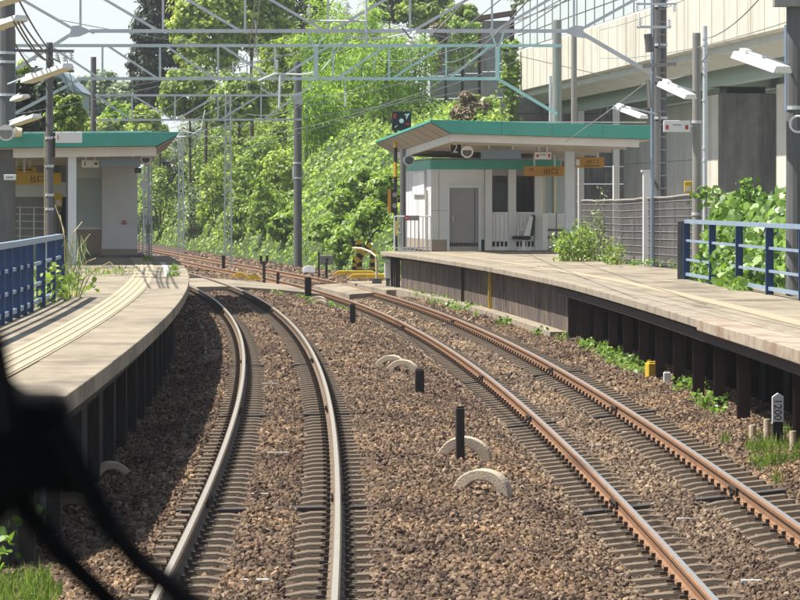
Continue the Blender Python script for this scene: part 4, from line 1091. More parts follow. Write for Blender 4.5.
m = MB(); m.tube([P(650, 52, dA), P(648, 34, dA)], .1, 10); m.build('transformer_can', mt['pole_dark'], pA2)
m = MB(); m.tube([P(650, 108, dA), P(648, 80, dA)], .06, 8); m.build('conduit_end', mt['pole'], pA2)
m = MB(); m.bar(P(642, 66, dA), P(676, 64, dA), .3, .08); m.build('platform_arm', mt['pole'], pA2)
# middle portal: booms at rows 45 and 78
dB = 116.7
gB = thing('overhead_line_portal', tuple(P(290, 62, dB)), 'middle teal grey steel portal with two booms, behind the nearest one', 'line portal')
for dy in (0, 1.0):
    bar(gB, 14, 45.6, 562, 45.6, dB + dy, .11, 'upper_boom', 'steel_teal', h=.12)
    bar(gB, 77, 78.6, 500, 78.6, dB + dy, .1, 'lower_boom', 'steel_teal', h=.12)
    for x in (102.5, 160, 218, 275, 333, 389, 446): bar(gB, x, 46, x, 78, dB + dy, .075, 'upright', 'steel_teal')
    for a, b in (((50, 46), (99, 78)), ((108, 46), (157, 78)), ((166, 46), (214, 78)), ((222, 46), (271, 78)), ((329, 46), (280, 78)), ((386, 46), (337, 78)), ((443, 46), (393, 78)), ((490, 46), (450, 78))):
        bar(gB, a[0], a[1], b[0], b[1], dB + dy, .085, 'brace', 'steel_teal')
    bar(gB, 498, 79, 557, 114, dB + dy, .12, 'knee_brace', 'steel_teal'); bar(gB, 80, 79, 14, 114, dB + dy, .12, 'knee_brace', 'steel_teal')
bar(gB, 497.5, 80, 497.5, 48, dB - .1, .16, 'drop_post', 'steel_teal'); bar(gB, 490, 28, 497, 50, dB - .1, .07, 'drop_brace', 'steel_teal'); bar(gB, 505, 28, 498, 50, dB - .1, .07, 'drop_brace', 'steel_teal')
bar(gB, 316, 80, 316, 46, dB - .1, .17, 'drop_post', 'steel_teal'); bar(gB, 308, 33, 315.5, 50, dB - .1, .06, 'drop_brace', 'steel_teal'); bar(gB, 324, 33, 316.5, 50, dB - .1, .06, 'drop_brace', 'steel_teal')
pole('concrete_pole', 11, 30, dB + .5, -.6, .17, .15, 'left pole of the middle portal, half hidden behind the thick left pole')
pB2 = pole('concrete_pole', 557, 20, dB + .5, -.6, .175, .145, 'tall tapered concrete pole behind the right shelter roof carrying the middle portal')
pole('concrete_pole', 574, 30, dB + 8, -.6, .11, .1, 'slim concrete pole right of the tall one behind the right shelter roof')
pole('steel_pipe', 550.5, 76, dB + 6, -.6, .055, .055, 'thin pale pipe left of the tall pole behind the right shelter roof', mat_='steel')
# far portal: booms at rows 95 and 120
dC = 140
gC = thing('overhead_line_portal', tuple(P(197, 108, dC)), 'smallest steel portal over the curve, beyond the middle one', 'line portal')
for dy in (0, 1.0):
    bar(gC, 95, 95.3, 302, 95.3, dC + dy, .085, 'upper_boom', h=.1); bar(gC, 95, 120, 302, 119.5, dC + dy, .08, 'lower_boom', h=.09)
    for x in (132, 175, 218, 261): bar(gC, x, 95, x, 120, dC + dy, .07, 'upright')
    for a, b in (((97, 96), (130, 119)), ((134, 96), (172, 119)), ((216, 96), (178, 119)), ((259, 96), (221, 119)), ((297, 96), (264, 119))): bar(gC, a[0], a[1], b[0], b[1], dC + dy, .08)
pole('concrete_pole', 93.5, 57, dC + .5, -.6, .12, .11, 'slim dark topped pole behind the left shelter carrying the far portal', mat_='pole_dark')
pC2 = pole('concrete_pole', 297.8, 62, dC + .5, -.5, .175, .155, 'tall dark concrete pole standing by the tracks against the green bank', mat_='pole_dark', bands=(163, 178))
m = MB(); m.tube([P(293.5, 178, dC), P(293.5, 166, dC)], .05, 8); m.build('junction_pipe', mt['steel'], pC2)
m = MB(); m.box(P(298, 100, dC + .25), (.36, .1, .35)); m.build('clamp_box', mt['steel'], pC2)
# lattice masts along the curve
def lattice(x, y0, y1, d, w, label):
    b = P(x, y1, d); a = P(x, y0, d); t = thing('lattice_mast', (b.x, d, b.z), label, 'mast', 'lattice masts on the curve')
    for sx in (-1, 1):
        for sy in (-1, 1): m = MB(); m.bar((b.x + sx * w, d + sy * w, b.z - .3), (b.x + sx * w * .7, d + sy * w * .7, a.z), .05, .05); m.build('leg', mt['steel'], t)
    n_ = int((a.z - b.z) / .5)
    for k in range(n_):
        z0 = b.z + (a.z - b.z) * k / n_; z1 = b.z + (a.z - b.z) * (k + 1) / n_; f0 = 1 - .3 * k / n_; f1 = 1 - .3 * (k + 1) / n_; s_ = 1 if k % 2 else -1
        m = MB(); m.bar((b.x - s_ * w * f0, d - w * f0, z0), (b.x + s_ * w * f1, d - w * f1, z1), .03, .03); m.bar((b.x + s_ * w * f0, d + w * f0, z0), (b.x - s_ * w * f1, d + w * f1, z1), .03, .03); m.build('lacing', mt['steel'], t)
    return t
lattice(228, 96, 259, 150, .15, 'pale lattice mast nearest the dark concrete pole on the curve')
lm2 = lattice(181, 130, 250, 178, .14, 'smaller pale lattice mast farther round the curve')
lattice(146, 150, 246, 200, .14, 'faint lattice mast farthest along the curve beside the left shelter')
# pull-off arms and insulators under the portals
t = thing('pull_off_arm', tuple(P(275, 76, dB)), 'white curved pull-off arm with insulators hung from the middle portal', 'cantilever')
for pts, r in (([(258, 81), (275, 73.5), (300, 74.5), (313, 73)], .035), ([(261, 88), (268, 93), (285, 95.5), (300, 94), (311, 84)], .025), ([(280, 74), (279, 108)], .05), ([(283, 81), (276, 95)], .03)):
    m = MB(); m.tube([P(x, y, dB - .2) for x, y in pts], r, 6); m.build('arm', mt['wire_white'], t)
insulator(t, P(277, 60, dB - .2), (0, 0, -1), .35); insulator(t, P(302, 75, dB - .2), (1, 0, .2), .4)
t = thing('pull_off_arm', tuple(P(350, 35, dA)), 'white pull-off arm hung from the nearest portal above the right track', 'cantilever')
for pts, r in (([(347, 36), (362, 38.5), (385, 38), (410, 33)], .025), ([(347, 36), (335, 54), (322, 70)], .02), ([(366, 0), (366, 44)], .035), ([(310, 21), (366, 21)], .03), ([(372, 44), (377, 52), (373, 70)], .015)):
    m = MB(); m.tube([P(x, y, dA - .2) for x, y in pts], r, 6); m.build('arm', mt['wire_white' if r == .025 else 'steel'], t)
insulator(t, P(347, 2, dA - .2), (0, 0, -1), .3); insulator(t, P(309, 4, dA - .2), (0, 0, -1), .3)
t = thing('pull_off_arm', tuple(P(165, 68, dB)), 'short tension insulator string hung between the uprights of the middle portal', 'insulator')
insulator(t, P(164, 69, dB - .2), (1, 0, 0), .45); m = MB(); m.tube([P(158, 68, dB - .2), P(205, 70, dB - .2)], .014, 6); m.build('tie_wire', mt['wire'], t)
t = thing('pull_off_arm', tuple(P(233, 66, dC)), 'bracket frame with insulators hung over the left track at the far portal', 'cantilever')
for a, b in (((232, 62), (262, 62)), ((232, 74), (262, 74)), ((247, 56), (247, 95)), ((261, 60), (261, 95)), ((255, 20), (258, 60))): bar(t, *a, *b, dC - .3, .05, 'arm')
insulator(t, P(233, 62, dC - .3), (0, 0, -1), .5); insulator(t, P(255, 48, dC - .3), (0, 0, -1), .4)
t = thing('pull_off_arm', tuple(P(180, 140, 178)), 'looped cantilever frame on the smaller lattice mast', 'cantilever')
for pts in ([(168, 138), (190, 136), (202, 128)], [(168, 147), (175, 150), (183, 147)], [(192, 120), (200, 140)], [(205, 110), (199, 139)], [(183, 131), (210, 137), (222, 137)], [(168, 138), (181, 143)]):
    m = MB(); m.tube([P(x, y, 177.8) for x, y in pts], .035, 6); m.build('arm', mt['wire_white'], t)
t = thing('pull_off_arm', tuple(P(490, 95, dB)), 'hanging insulator below the middle portal right of the dark pole', 'insulator')
insulator(t, P(345, 92, dB - .2), (0, 0, -1), .5); bar(t, 345, 80, 345, 92, dB - .2, .05, 'arm'); 
t = thing('line_sleeve', tuple(P(376, 45, dA)), 'white wire clamp knot on the middle boom', 'insulator')
insulator(t, P(408, 46, dA - .3), (.3, 0, .6), .4); m = MB(); m.bar(P(402, 28, dA - .3), P(412, 40, dA - .3), .04, .04); m.build('arm', mt['wire'], t)

# wires
def wire(label, pts, r=.012, m_='wire', group='overhead wires'):
    m = MB()
    for a, b, s in pts: m.tube(sag(a, b, s), r, 5)
    o = m.build('overhead_wire', mt[m_], loc=pts[0][0]); tag(o, label, 'wire', group)
def linewire(side, z0, hang_z, off=0):
    ds = [30, dA, dB, dC, 178, 215]
    return [(tp(side, a, off, abs_z=hang_z), tp(side, b, off, abs_z=hang_z), z0) for a, b in zip(ds[:-1], ds[1:])]
for sd_, lab in (('L', 'left'), ('R', 'right')):
    wire(f'contact wire high over the {lab} track', linewire(sd_, .02, 5.05), .009)
    wire(f'sagging messenger wire above the contact wire of the {lab} track', linewire(sd_, .28, 6.0), .011)
wire('feeder wire running from the top right down to the middle portal', [(P(470, -6, 55), P(405, 44, dB), .25), (P(405, 44, dB), P(292, 95, dC), .15)], .014)
wire('second feeder wire crossing in front of the weathered panel wall', [(P(535, -8, 52), P(445, 62, dB), .3)], .014)
wire('third feeder wire in front of the cream viaduct edge', [(P(560, 0, 60), P(380, 60, dB), .35)], .011)
wire('service wire from the slim round pole up to the top right', [(P(709, 38, 75), P(765, -8, 60), .12)], .012)
wire('wire pair from the right edge pole to the far left of the viaduct', [(P(793, 20, 57), P(600, 58, 110), .2), (P(600, 30, 110), P(700, -8, 75), .1)], .009)
wire('stay wire from the cross arm pole down to the shelter roof', [(P(655, 76, dA), P(565, 142, 102), .02), (P(655, 76, dA), P(708, 55, 75), .25)], .014)
wire('bundle of dark wires descending from the top left to the thin pole', [(P(20, 2, 60), P(48, 48, 79), .05), (P(14, 22, 60), P(45, 60, 79), .1), (P(18, 22, 60), P(50, 62, 79), .12), (P(22, 22, 60), P(60, 62, 79), .12), (P(8, 30, 60), P(40, 75, 79), .12)], .018, 'pole_dark')
wire('fan of wires from the thin pole down towards the far roof', [(P(52, 55, 79), P(62, 98, 120), .1), (P(58, 55, 79), P(72, 96, 120), .1), (P(66, 55, 79), P(76, 94, 120), .1), (P(36, 60, 79), P(20, 48, 110), .1)], .012, 'pole_dark')

for i_, (a, b) in enumerate((((-5, 118), (300, 52)), ((60, 20), (330, 60)), ((200, 130), (480, 88)), ((240, 150), (520, 60)), ((300, 108), (560, 36)), ((120, 88), (400, 26)), ((380, 20), (700, 95)))):
    wire(('thin wire from the left roof up to the middle boom', 'thin wire slanting across the left of the middle portal', 'thin wire from the lattice mast to the teal knee brace', 'thin wire from the bank to the weathered panel wall', 'thin wire from the dark pole head to the tall tapered pole', 'thin wire from the smallest portal to the nearest boom', 'thin wire from the bamboo to the slim round pole')[i_], [(P(*a, 112 + i_), P(*b, 120 + i_), .12)], .013)
# thin distribution pole in front of the left shelter
p48 = pole('concrete_pole', 49.5, 42.5, 79, .2, .088, .075, 'thin dark pole with cross arms in front of the left shelter', mat_='pole_dark', bands=(138, 166, 195, 209))
for y, x0, x1 in ((50.5, 14, 74), (70.5, 42, 74)):
    m = MB(); m.bar(P(x0, y, 78.9), P(x1, y + .6, 78.9), .05, .06); m.build('cross_arm', mt['pole_dark'], p48)
for x in (57, 64, 71): insulator(p48, P(x, 52, 78.9), (.1, 0, -1), .22)
m = MB(); m.tube([P(44.8, 132, 78.9), P(44.8, 250, 78.9)], .016, 6); m.build('conduit', mt['pale_yellow'], p48)
t, c, w_, h_ = board('light_box_sign', 56, 82, 132, 142.8, 78.8, mt['white'], 'blank white sign box fixed on the thin pole before the left roof edge', 'sign', 0, depth=.14, right=Vector((1, 0, 0)))
m = MB(); m.box(c + Vector((-.24, -.075, 0)), (.02, .01, .1)); m.build('print', mt['red'], t); m = MB(); m.bar(c + Vector((-.3, .05, 0)), P(50, 137, 79), .04, .04); m.build('bracket', mt['steel'], t)
m = MB(); m.box(P(54, 145, 78.9), (.05, .06, .55)); m.build('red_strip', mt['rust_beam'], t)
t, c, w_, h_ = board('pole_plate', 4, 16, 174.5, 180, 81.6, mt['white'], 'small white plate on the thick left pole', 'sign', 0, depth=.03, right=Vector((1, 0, 0)))
m = MB(); m.box(c + Vector((.0, -.02, 0)), (.16, .01, .03)); m.build('print', mt['pole'], t)
q = P(7, 132, 81.3); t = thing('round_speaker', tuple(q), 'white round speaker pair on the thick left pole', 'speaker')
m = MB(); m.tube([q + Vector((0, -.2, -.02)), q + Vector((0, .05, 0))], .19, 18, .14); m.build('horn', mt['white'], t); m = MB(); m.tube([q + Vector((0, -.205, -.02)), q + Vector((0, -.19, -.02))], .15, 18); m.build('grille', mt['pole'], t)
m = MB(); q2 = P(18.5, 132, 81.6); m.tube([q2 + Vector((-.1, 0, 0)), q2 + Vector((.08, 0, -.01))], .13, 14, .1); m.build('horn', mt['cream'], t)

# platform lamps
def lamp(a, b, d0, d1, size, label, attach, group='platform strip lamps', flip=1):
    A = P(*a, d0); B = P(*b, d1); t = thing('platform_lamp', tuple((A + B) / 2), label, 'lamp', group)
    ax = (B - A).normalized(); sd_ = ax.cross(UP).normalized(); u = sd_.cross(ax).normalized(); L = (B - A).length
    m = MB(); m.prism([(-.5 * size, -.14 * size), (.5 * size, -.14 * size), (.36 * size, .18 * size), (-.36 * size, .18 * size)], A, sd_, u, ax * L); m.build('housing', mt['white'], t, bevel=.006)
    m = MB(); m.prism([(-.46 * size, -.175 * size), (.46 * size, -.175 * size), (.46 * size, -.145 * size), (-.46 * size, -.145 * size)], A + ax * .03, sd_, u, ax * (L - .06)); m.build('diffuser', mt['cream'], t)
    m = MB(); q = A.lerp(B, .12) + u * .26 * size; m.box(q, (.2, .36 * size, .16 * size + .02), ax, sd_); m.build('bracket', mt['white'], t)
    m = MB(); m.tube([q, A.lerp(B, .5) + UP * .1, Vector(attach)], .022, 6); m.build('arm', mt['steel'], t)
lamp((740, 55), (783, 70), 57, 55.5, .34, 'large strip lamp reaching left from the pole at the right edge', P(792, 66, 57))
lamp((663, 84), (691, 97), 75, 74, .32, 'strip lamp on the slim round pole left of the white viaduct pier', P(696, 92, 75))
lamp((617, 107), (644, 117), 82, 81, .26, 'smallest strip lamp left of the dark cross arm pole', P(657, 114, 82))
lamp((26, 81), (68, 66), 75, 74, .34, 'long strip lamp tilted up across the thin left pole', P(8, 84, 81.5))
lamp((-14, 30), (21, 18), 72, 71, .36, 'strip lamp cut by the left picture edge near the top', P(4, 30, 81.5))
lamp((14, 124), (37, 116), 78, 77, .26, 'short strip lamp above the left shelter roof beside the thick pole', P(8, 122, 82.5))
lamp((14, 100), (26, 96), 80, 79, .22, 'tiny strip lamp highest above the left shelter roof', P(9, 100, 82.5))
lamp((-16, 6), (18, -4), 69, 68, .4, 'strip lamp in the top left corner', P(4, 4, 81.5))

# right hand poles
p695 = pole('concrete_pole', 696.5, 33, 75, ZR - .2, .095, .085, 'slim round topped concrete pole standing before the net fence', bands=(122, 214))
p705 = pole('steel_pipe', 705, 26, 76.2, ZR - .2, .05, .05, 'thin galvanised pipe beside the slim round pole', mat_='steel', bands=(38, 44, 60, 100, 148, 160))
p792 = pole('concrete_pole', 796, -30, 57, -.4, .17, .15, 'thick dark pole at the right edge with a ring lamp', mat_='pole_dark', bands=(5, 108))
m = MB(); m.tube([P(785.5, 25, 56.8), P(786, 112, 56.8)], .022, 6); m.build('conduit', mt['blue_rail'], p792)
m = MB(); m.box(P(789, 3, 56.9), (.5, .3, .12)); m.build('cap_box', mt['pole'], p792)
q = P(798, 124, 56.5); m = MB(); m.tube([q + Vector((math.cos(a) * .13, 0, math.sin(a) * .13)) for a in np.linspace(0, 2 * math.pi, 19)], .02, 6); m.build('ring', mt['white'], p792)
t, c, w_, h_ = board('direction_sign', 663.5, 690, 120.5, 132, 74.8, mt['white'], 'white sign with two small red marks on the slim round pole', 'sign', 0, depth=.1, right=Vector((1, 0, 0)))
for dx in (-.21, .21): m = MB(); m.box(c + Vector((dx, -.056, -.02)), (.06, .01, .09)); m.build('red_mark', mt['red'], t)
m = MB(); m.box(c + Vector((0, -.056, .03)), (.18, .01, .02)); m.build('print', mt['pole'], t); m = MB(); m.bar(c + Vector((.2, .06, 0)), P(695, 126, 75), .04, .05); m.build('bracket', mt['steel'], t)
q = P(688, 187, 74.7); t = thing('yellow_box', tuple(q), 'small orange yellow box on the slim round pole above the net fence', 'call box')
m = MB(); m.box(q, (.16, .14, .25)); m.build('body', mt['yellow_sign'], t, bevel=.015); m = MB(); m.box(q + Vector((0, -.075, -.04)), (.1, .02, .1)); m.build('door', mt['worn_white'], t)
q = P(648, 185, 83); t = thing('switch_cabinet', (q.x, q.y, ZR), 'tall narrow white cabinet behind the net fence', 'cabinet')
m = MB(); m.box((q.x, q.y, (P(648, 172, 83).z + ZR) / 2), (.24, .25, P(648, 172, 83).z - ZR)); m.build('body', mt['white'], t, bevel=.01); m = MB(); m.box((q.x, q.y, P(648, 171, 83).z), (.32, .34, .05)); m.build('cap', mt['white'], t)

# ------------------------------------------------------------------ small things along the track
def gz(X, Y): return float(ground_z(X, Y))
def onground(x, y, zz=-.2):
    for _ in range(6):
        d = F * (H - zz) / (y - YH); X = (x - 400) * d / F; zz = gz(X, d)
    return Vector((X, d, zz))
def half_ring(x, y, wpx, label, rot=0.0, mat_='ring'):
    p = onground(x, y); R0 = wpx * p.y / F / 2; r1 = R0 * .58; th = .2
    X = Vector((math.cos(rot), math.sin(rot), 0)); Yd = Vector((-math.sin(rot), math.cos(rot), 0))
    m = MB(); st = []
    for a in np.linspace(-.45, math.pi + .45, 26):
        c, s_ = math.cos(a), math.sin(a)
        o = p - UP * R0 * .06
        jit = 1 + .02 * math.sin(a * 5 + x)
        st.append([o + X * c * R0 * jit + UP * s_ * R0 * .86, o + X * c * r1 + UP * s_ * r1 * .86, o + X * c * r1 + UP * s_ * r1 * .86 + Yd * th, o + X * c * R0 * jit + UP * s_ * R0 * .86 + Yd * th])
    m.sweep(st); o = m.build('concrete_ring', mt[mat_], loc=p, bevel=.012)
    tag(o, label, 'concrete ring', 'half buried concrete rings between the tracks')
half_ring(480, 493, 58, 'half buried concrete ring nearest the camera between the tracks', -.25)
half_ring(463.5, 459, 55, 'half buried concrete ring behind the tall black post between the tracks', -.1)
half_ring(401.5, 373, 33, 'front one of the two concrete rings left of the short black post', -.2)
half_ring(390, 368, 32, 'rear one of the two concrete rings left of the short black post', -.2)
half_ring(319, 306, 16, 'smaller front one of the farthest pair of concrete rings', -.2)
half_ring(317, 304.5, 21, 'larger rear one of the farthest pair of concrete rings', -.2)
half_ring(112, 478, 40, 'half buried concrete ring in the shade by the left platform', .2)
half_ring(72, 517, 58, 'dark half buried ring nearest the left platform corner', .2, 'rust_pale')
def stake(x, y0, y1, wpx, label, mat_='wood_dark', cap=None, group='dark posts between the tracks'):
    p = onground(x, y1); k = F / p.y; h = (y1 - y0) / k; w = wpx / k
    t = thing('marker_post', tuple(p), label, 'post', group)
    m = MB(); m.box(p + UP * (h / 2 - .1), (w, w * .8, h + .2), (1, .12, 0)); m.build('shaft', mt[mat_], t, bevel=.008)
    m = MB(); m.box(p + UP * (h + .008), (w * .8, w * .6, .02), (1, .12, 0)); m.build('top_plate', mt['rust_beam'], t)
    return t, p, h
stake(460, 408, 460, 8.5, 'tallest dark post standing before a concrete ring')
stake(419.5, 370, 394, 9, 'short dark post right of the paired concrete rings')
stake(352.5, 304.5, 325, 5.5, 'dark post alone between the paired rings and the crossing')
stake(308, 277.5, 300, 6.5, 'dark post just left of the farthest pair of rings')
t, p, h = stake(264, 262, 286, 3, 'forked black marker post at the level crossing')
for sx in (-1, 1):
    m = MB(); m.bar(p + UP * (h - .12), p + Vector((sx * .09, 0, h + .05)), .05, .05); m.box(p + Vector((sx * .1, 0, h + .12)), (.09, .08, .18)); m.build('fork_head', mt['black'], t)
stake(278, 273, 286, 3, 'rusty leaning stub post beside the forked marker', 'rust_beam')
stake(223.5, 256, 273, 3.2, 'thin brown post beside the left end of the crossing', 'rust_beam')
for x, y0, y1, lab in ((767, 419, 442, 'round concrete stub post left of the pale 1200 plate'), (793, 431, 452, 'round concrete stub post at the right picture edge'), (752.5, 425, 440, 'short white footing stub under the rusty column')):
    p = onground(x, y1, -.25); k = F / p.y; h = (y1 - y0) / k
    m = MB(); m.tube([p - UP * .15, p + UP * (h - .02), p + UP * h], 3.6 / k, 12, 3.4 / k); o = m.build('stub_post', mt['ring'], loc=p); tag(o, lab, 'post', 'stub posts by the right platform')
# 1200 plate
d = 39.0; a = P(778, 425, d); t = thing('curve_post', (a.x, d, gz(a.x, d)), 'pale pointed plate lettered 1200 below the right platform', 'track sign')
w = 11.5 * d / F; z0 = P(778, 424, d).z; z1 = P(778, 397, d).z; z2 = P(778, 393, d).z
m = MB(); m.prism([(-w / 2, z0), (w / 2, z0), (w / 2, z1), (0, z2), (-w / 2, z1)], (a.x, d, 0), Vector((1, 0, 0)), UP, Vector((0, .05, 0))); m.build('plate', mt['white'], t, bevel=.004)
m = MB(); m.text('1200', .085, (a.x, d - .004, (z0 + z1) / 2), Vector((0, 0, -1)), Vector((1, 0, 0))); m.build('number', mt['black'], t)
m = MB(); m.box((a.x, d + .04, (z0 + gz(a.x, d)) / 2 - .1), (w * .85, .1, z0 - gz(a.x, d) + .25)); m.build('foot', mt['black'], t)
q = onground(653, 378, -.25); t = thing('yellow_marker_block', tuple(q), 'yellow block beside the platform frame', 'marker block')
k = F / q.y; m = MB(); m.box(q + UP * .1, (13 / k, .22, .26), (1, .2, 0)); m.build('block', mt['yellow'], t, bevel=.012); m = MB(); m.box(q + UP * .24, (10 / k, .16, .03), (1, .2, 0)); m.build('lid', mt['yellow'], t)
q = onground(667, 383, -.25); t = thing('white_marker_block', tuple(q), 'small white block right of the yellow block', 'marker block')
k = F / q.y; m = MB(); m.box(q + UP * .06, (7 / k, .1, .2)); m.build('block', mt['white'], t, bevel=.01); m = MB(); m.box(q + UP * .165, (5 / k, .07, .02)); m.build('lid', mt['pole'], t)
# striped barrier stand, folded barrier pipe, signs at the crossing
bx = P(373, 272, 121); t = thing('striped_barrier', (bx.x, bx.y, bx.z - .1), 'yellow and black striped warning boards beyond the crossing', 'warning board')
def striped(root, a, b, w, n_, d, name='striped_board', lean=0):
    A = P(*a, d); B = P(*b, d + lean)
    m = MB()
    for k in range(n_): m.bar(A.lerp(B, k / n_), A.lerp(B, (k + 1) / n_), .05, w, up=(0, 1, 0) if False else (1, 0, 0), mi=k % 2)
    m.build(name, [mt['yellow'], mt['black']], root)
striped(t, (359, 240), (359.5, 271), .2, 7, 121); striped(t, (371, 244), (356, 262), .18, 5, 120.8); striped(t, (373, 250), (372, 271), .18, 5, 121.2); striped(t, (355, 256), (354, 270), .16, 4, 120.9)
bar(t, 353, 270.5, 376, 270.5, 121, .1, 'base_bar', 'pole_dark'); bar(t, 352, 237, 354, 248, 121, .12, 'head', 'wood_dark')
q = P(376.5, 282, 108); t = thing('barrier_pipe', tuple(q), 'bent pale pipe of a folded crossing barrier', 'barrier')
m = MB(); m.tube([P(353, 248, 109), P(362, 248.5, 108.6), P(371, 252, 108.2), P(376, 256.5, 108), P(376.6, 262, 108), P(376.6, 281, 108)], .036, 8); m.build('pipe', mt['ring'], t)
m = MB(); m.box(P(377, 281, 108), (.3, .3, .16)); m.build('foot', mt['concrete_dark'], t)
q = P(388, 270, 107.5); t = thing('white_cabinet', tuple(q), 'small white cabinet beside the timber frame at the platform tip', 'cabinet')
m = MB(); m.box(q, (.22, .25, .5)); m.build('body', mt['white'], t, bevel=.03); m = MB(); m.box(q - UP * .4, (.12, .12, .35)); m.build('stand', mt['pole_dark'], t)
q = P(326.5, 260, 118); t = thing('crossing_sign', tuple(q), 'grey rounded sign board by the crossing', 'sign')
m = MB(); m.box(q, (.46, .04, .32)); m.build('board', mt['pole'], t, bevel=.05); m = MB(); m.box(q + Vector((.02, -.03, 0)), (.05, .02, .14)); m.box(q + Vector((.02, -.03, .02)), (.12, .02, .03)); m.build('symbol', mt['wood_dark'], t); m = MB(); m.box(q - UP * .33, (.08, .06, .5)); m.build('stand', mt['black'], t)
q = P(319, 275, 117.8); t = thing('marker_post', tuple(q), 'dark thin post left of the grey rounded sign board', 'post'); m = MB(); m.box(q + UP * .35, (.06, .06, .85)); m.build('shaft', mt['wood_dark'], t); m = MB(); m.box(q + UP * .78, (.08, .08, .03)); m.build('cap', mt['pole'], t)
q = P(309, 269, 121); m = MB(); m.sweep([[q + Vector((-.22 + .44 * k / 6, -.1, -.12)), q + Vector((-.22 + .44 * k / 6, -.07, .12 * math.sin(math.pi * (k + .7) / 7.4) + .02 * (k % 2))), q + Vector((-.22 + .44 * k / 6, .14, .10 * math.sin(math.pi * (k + .7) / 7.4))), q + Vector((-.22 + .44 * k / 6, .18, -.12))] for k in range(7)]); o = m.build('white_bag', mt['white'], loc=q, bevel=.015); tag(o, 'crumpled white bag lying at the foot of the green bank', 'bag')
# signal with direction indicator by the platform tip
q = P(396, 250, 113); t = thing('crossing_signal', (q.x, q.y, -.4), 'striped crossing signal post with a black indicator box above the roof lip', 'signal')
A0 = Vector((P(395.5, 250, 113).x, 113, -.5)); ztop = P(395, 118, 113).z; m = MB()
n_ = 12
for k in range(n_): m.tube([A0 + UP * (ztop + .5) * k / n_, A0 + UP * (ztop + .5) * (k + 1) / n_], .06, 8, mi=k % 2)
m.build('shaft', [mt['yellow_sign'], mt['black']], t)
q = P(401.5, 121, 112.6); m = MB(); m.box(q, (.62, .3, .62)); m.build('indicator_box', mt['black'], t, bevel=.02)
m = MB(); m.tube([q + Vector((0, -.17, .0)), q + Vector((0, -.15, .0))], .075, 14); m.build('lamp', mt['white'], t)
m = MB(); m.box(q + Vector((-.22, -.157, .16)), (.09, .02, .16)); m.box(q + Vector((.2, -.157, -.1)), (.14, .02, .07)); m.build('red_arrow', mt['red'], t)
m = MB(); c = q + Vector((.17, -.157, .15)); m.prism([(-.02, -.12), (.1, .1), (-.1, .06), (-.03, .02)], c, Vector((1, 0, 0)), UP, Vector((0, .02, 0))); m.prism([(-.04, -.03), (.04, .05), (.02, .07), (-.06, -.01)], q + Vector((-.17, -.157, -.2)), Vector((1, 0, 0)), UP, Vector((0, .02, 0))); m.build('white_arrow', mt['worn_white'], t)
q = P(394, 201, 112.7); m = MB(); m.box(q, (.2, .3, .76)); m.build('lamp_case', mt['black'], t); m = MB(); m.box(q + Vector((-.15, .0, 0)), (.1, .3, .76)); m.build('case_side', mt['orange_sign'], t)
for z in (.2, -.15): m = MB(); m.tube([q + Vector((.02, -.19, z)), q + Vector((.02, -.14, z))], .08, 12, .06); m.build('lens', mt['pole'], t)

# wiper of the train at the lower left, close to the camera
wp = thing('windscreen_wiper', tuple(P(20, 430, 1.35)), 'black train windscreen wiper with two arms, close by at the lower left', 'wiper')
def W(x, y, d=1.35): return P(x, y, d)
m = MB()
def blob(pts, d, th):
    n = len(pts); o = [P(x, y, d) for x, y in pts]
    m.prism([(p.x, p.z) for p in o], Vector((0, d, 0)), Vector((1, 0, 0)), UP, Vector((0, th, 0)))
blob([(-30, 330), (-6, 350), (4, 384), (22, 394), (52, 395), (64, 402), (70, 440), (84, 468), (76, 500), (48, 492), (20, 500), (-30, 560)], 1.34, .03)
m.build('pivot_housing', mt['rubber'], wp, bevel=.004)
m = MB(); m.tube([W(12, 482), W(30, 515), W(60, 553), (W(100, 592)), W(135, 628)], .0044, 8); m.build('arm', mt['rubber'], wp)
m = MB(); m.tube([W(58, 430, 1.33), W(84, 480, 1.33), W(108, 524, 1.33), W(140, 562, 1.33), W(176, 590, 1.33), W(214, 622, 1.33)], .0046, 8); m.build('arm', mt['rubber'], wp)
m = MB(); m.tube([W(-4, 330, 1.32), W(6, 385, 1.32), W(10, 430, 1.32)], .003, 8); m.build('blade', mt['rubber'], wp)

# ------------------------------------------------------------------ vegetation
def hit(x, y, d0=114, d1=330):
    for d in np.arange(d0, d1, .5):
        p = P(x, y, d)
        if HX[0] < p.x < HX[-1] and float(hill_z(p.x, d)) > p.z: return Vector((p.x, d, float(hill_z(p.x, d))))
    return None
# creepers that cover the bank
nH = 270000
Y = rng.uniform(116, 300, nH); X = rng.uniform(-48, 8, nH)
k = (np.abs(X / Y) < .125) & (rng.random(nH) < np.clip(170 / Y, 0, 1) ** 1.3)
X, Y = X[k], Y[k]
so = (X - npX(PR, Y)) * .989
k = (so > 3.35) & (so < 30) & (X < 3.2 + .0185 * Y)
X, Y, so = X[k], Y[k], so[k]
Z = hill_z(X, Y)
k = Z > -.45; X, Y, Z, so = X[k], Y[k], Z[k], so[k]
e = .4
gxn = (hill_z(X + e, Y) - hill_z(X - e, Y)) / (2 * e); gyn = (hill_z(X, Y + e) - hill_z(X, Y - e)) / (2 * e)
N = np.stack([-gxn, -gyn, np.ones_like(X)], 1); N = unit(N) * .7 + rng.normal(size=(len(X), 3)) * .55 + np.array([-.25, -.25, .2])
lump = np.array([mnoise.noise((x * .45, y * .45, 4.4)) for x, y in zip(X, Y)])
Cn = np.stack([X, Y, Z + rng.random(len(X)) ** 1.5 * (.25 + .55 * np.clip(lump + .3, 0, 1)) * np.clip((so - 3.2) / 1.2, .15, 1)], 1)
size = (.15 + .10 * rng.random(len(X))) * np.clip(Y / 150, .9, 1.5)
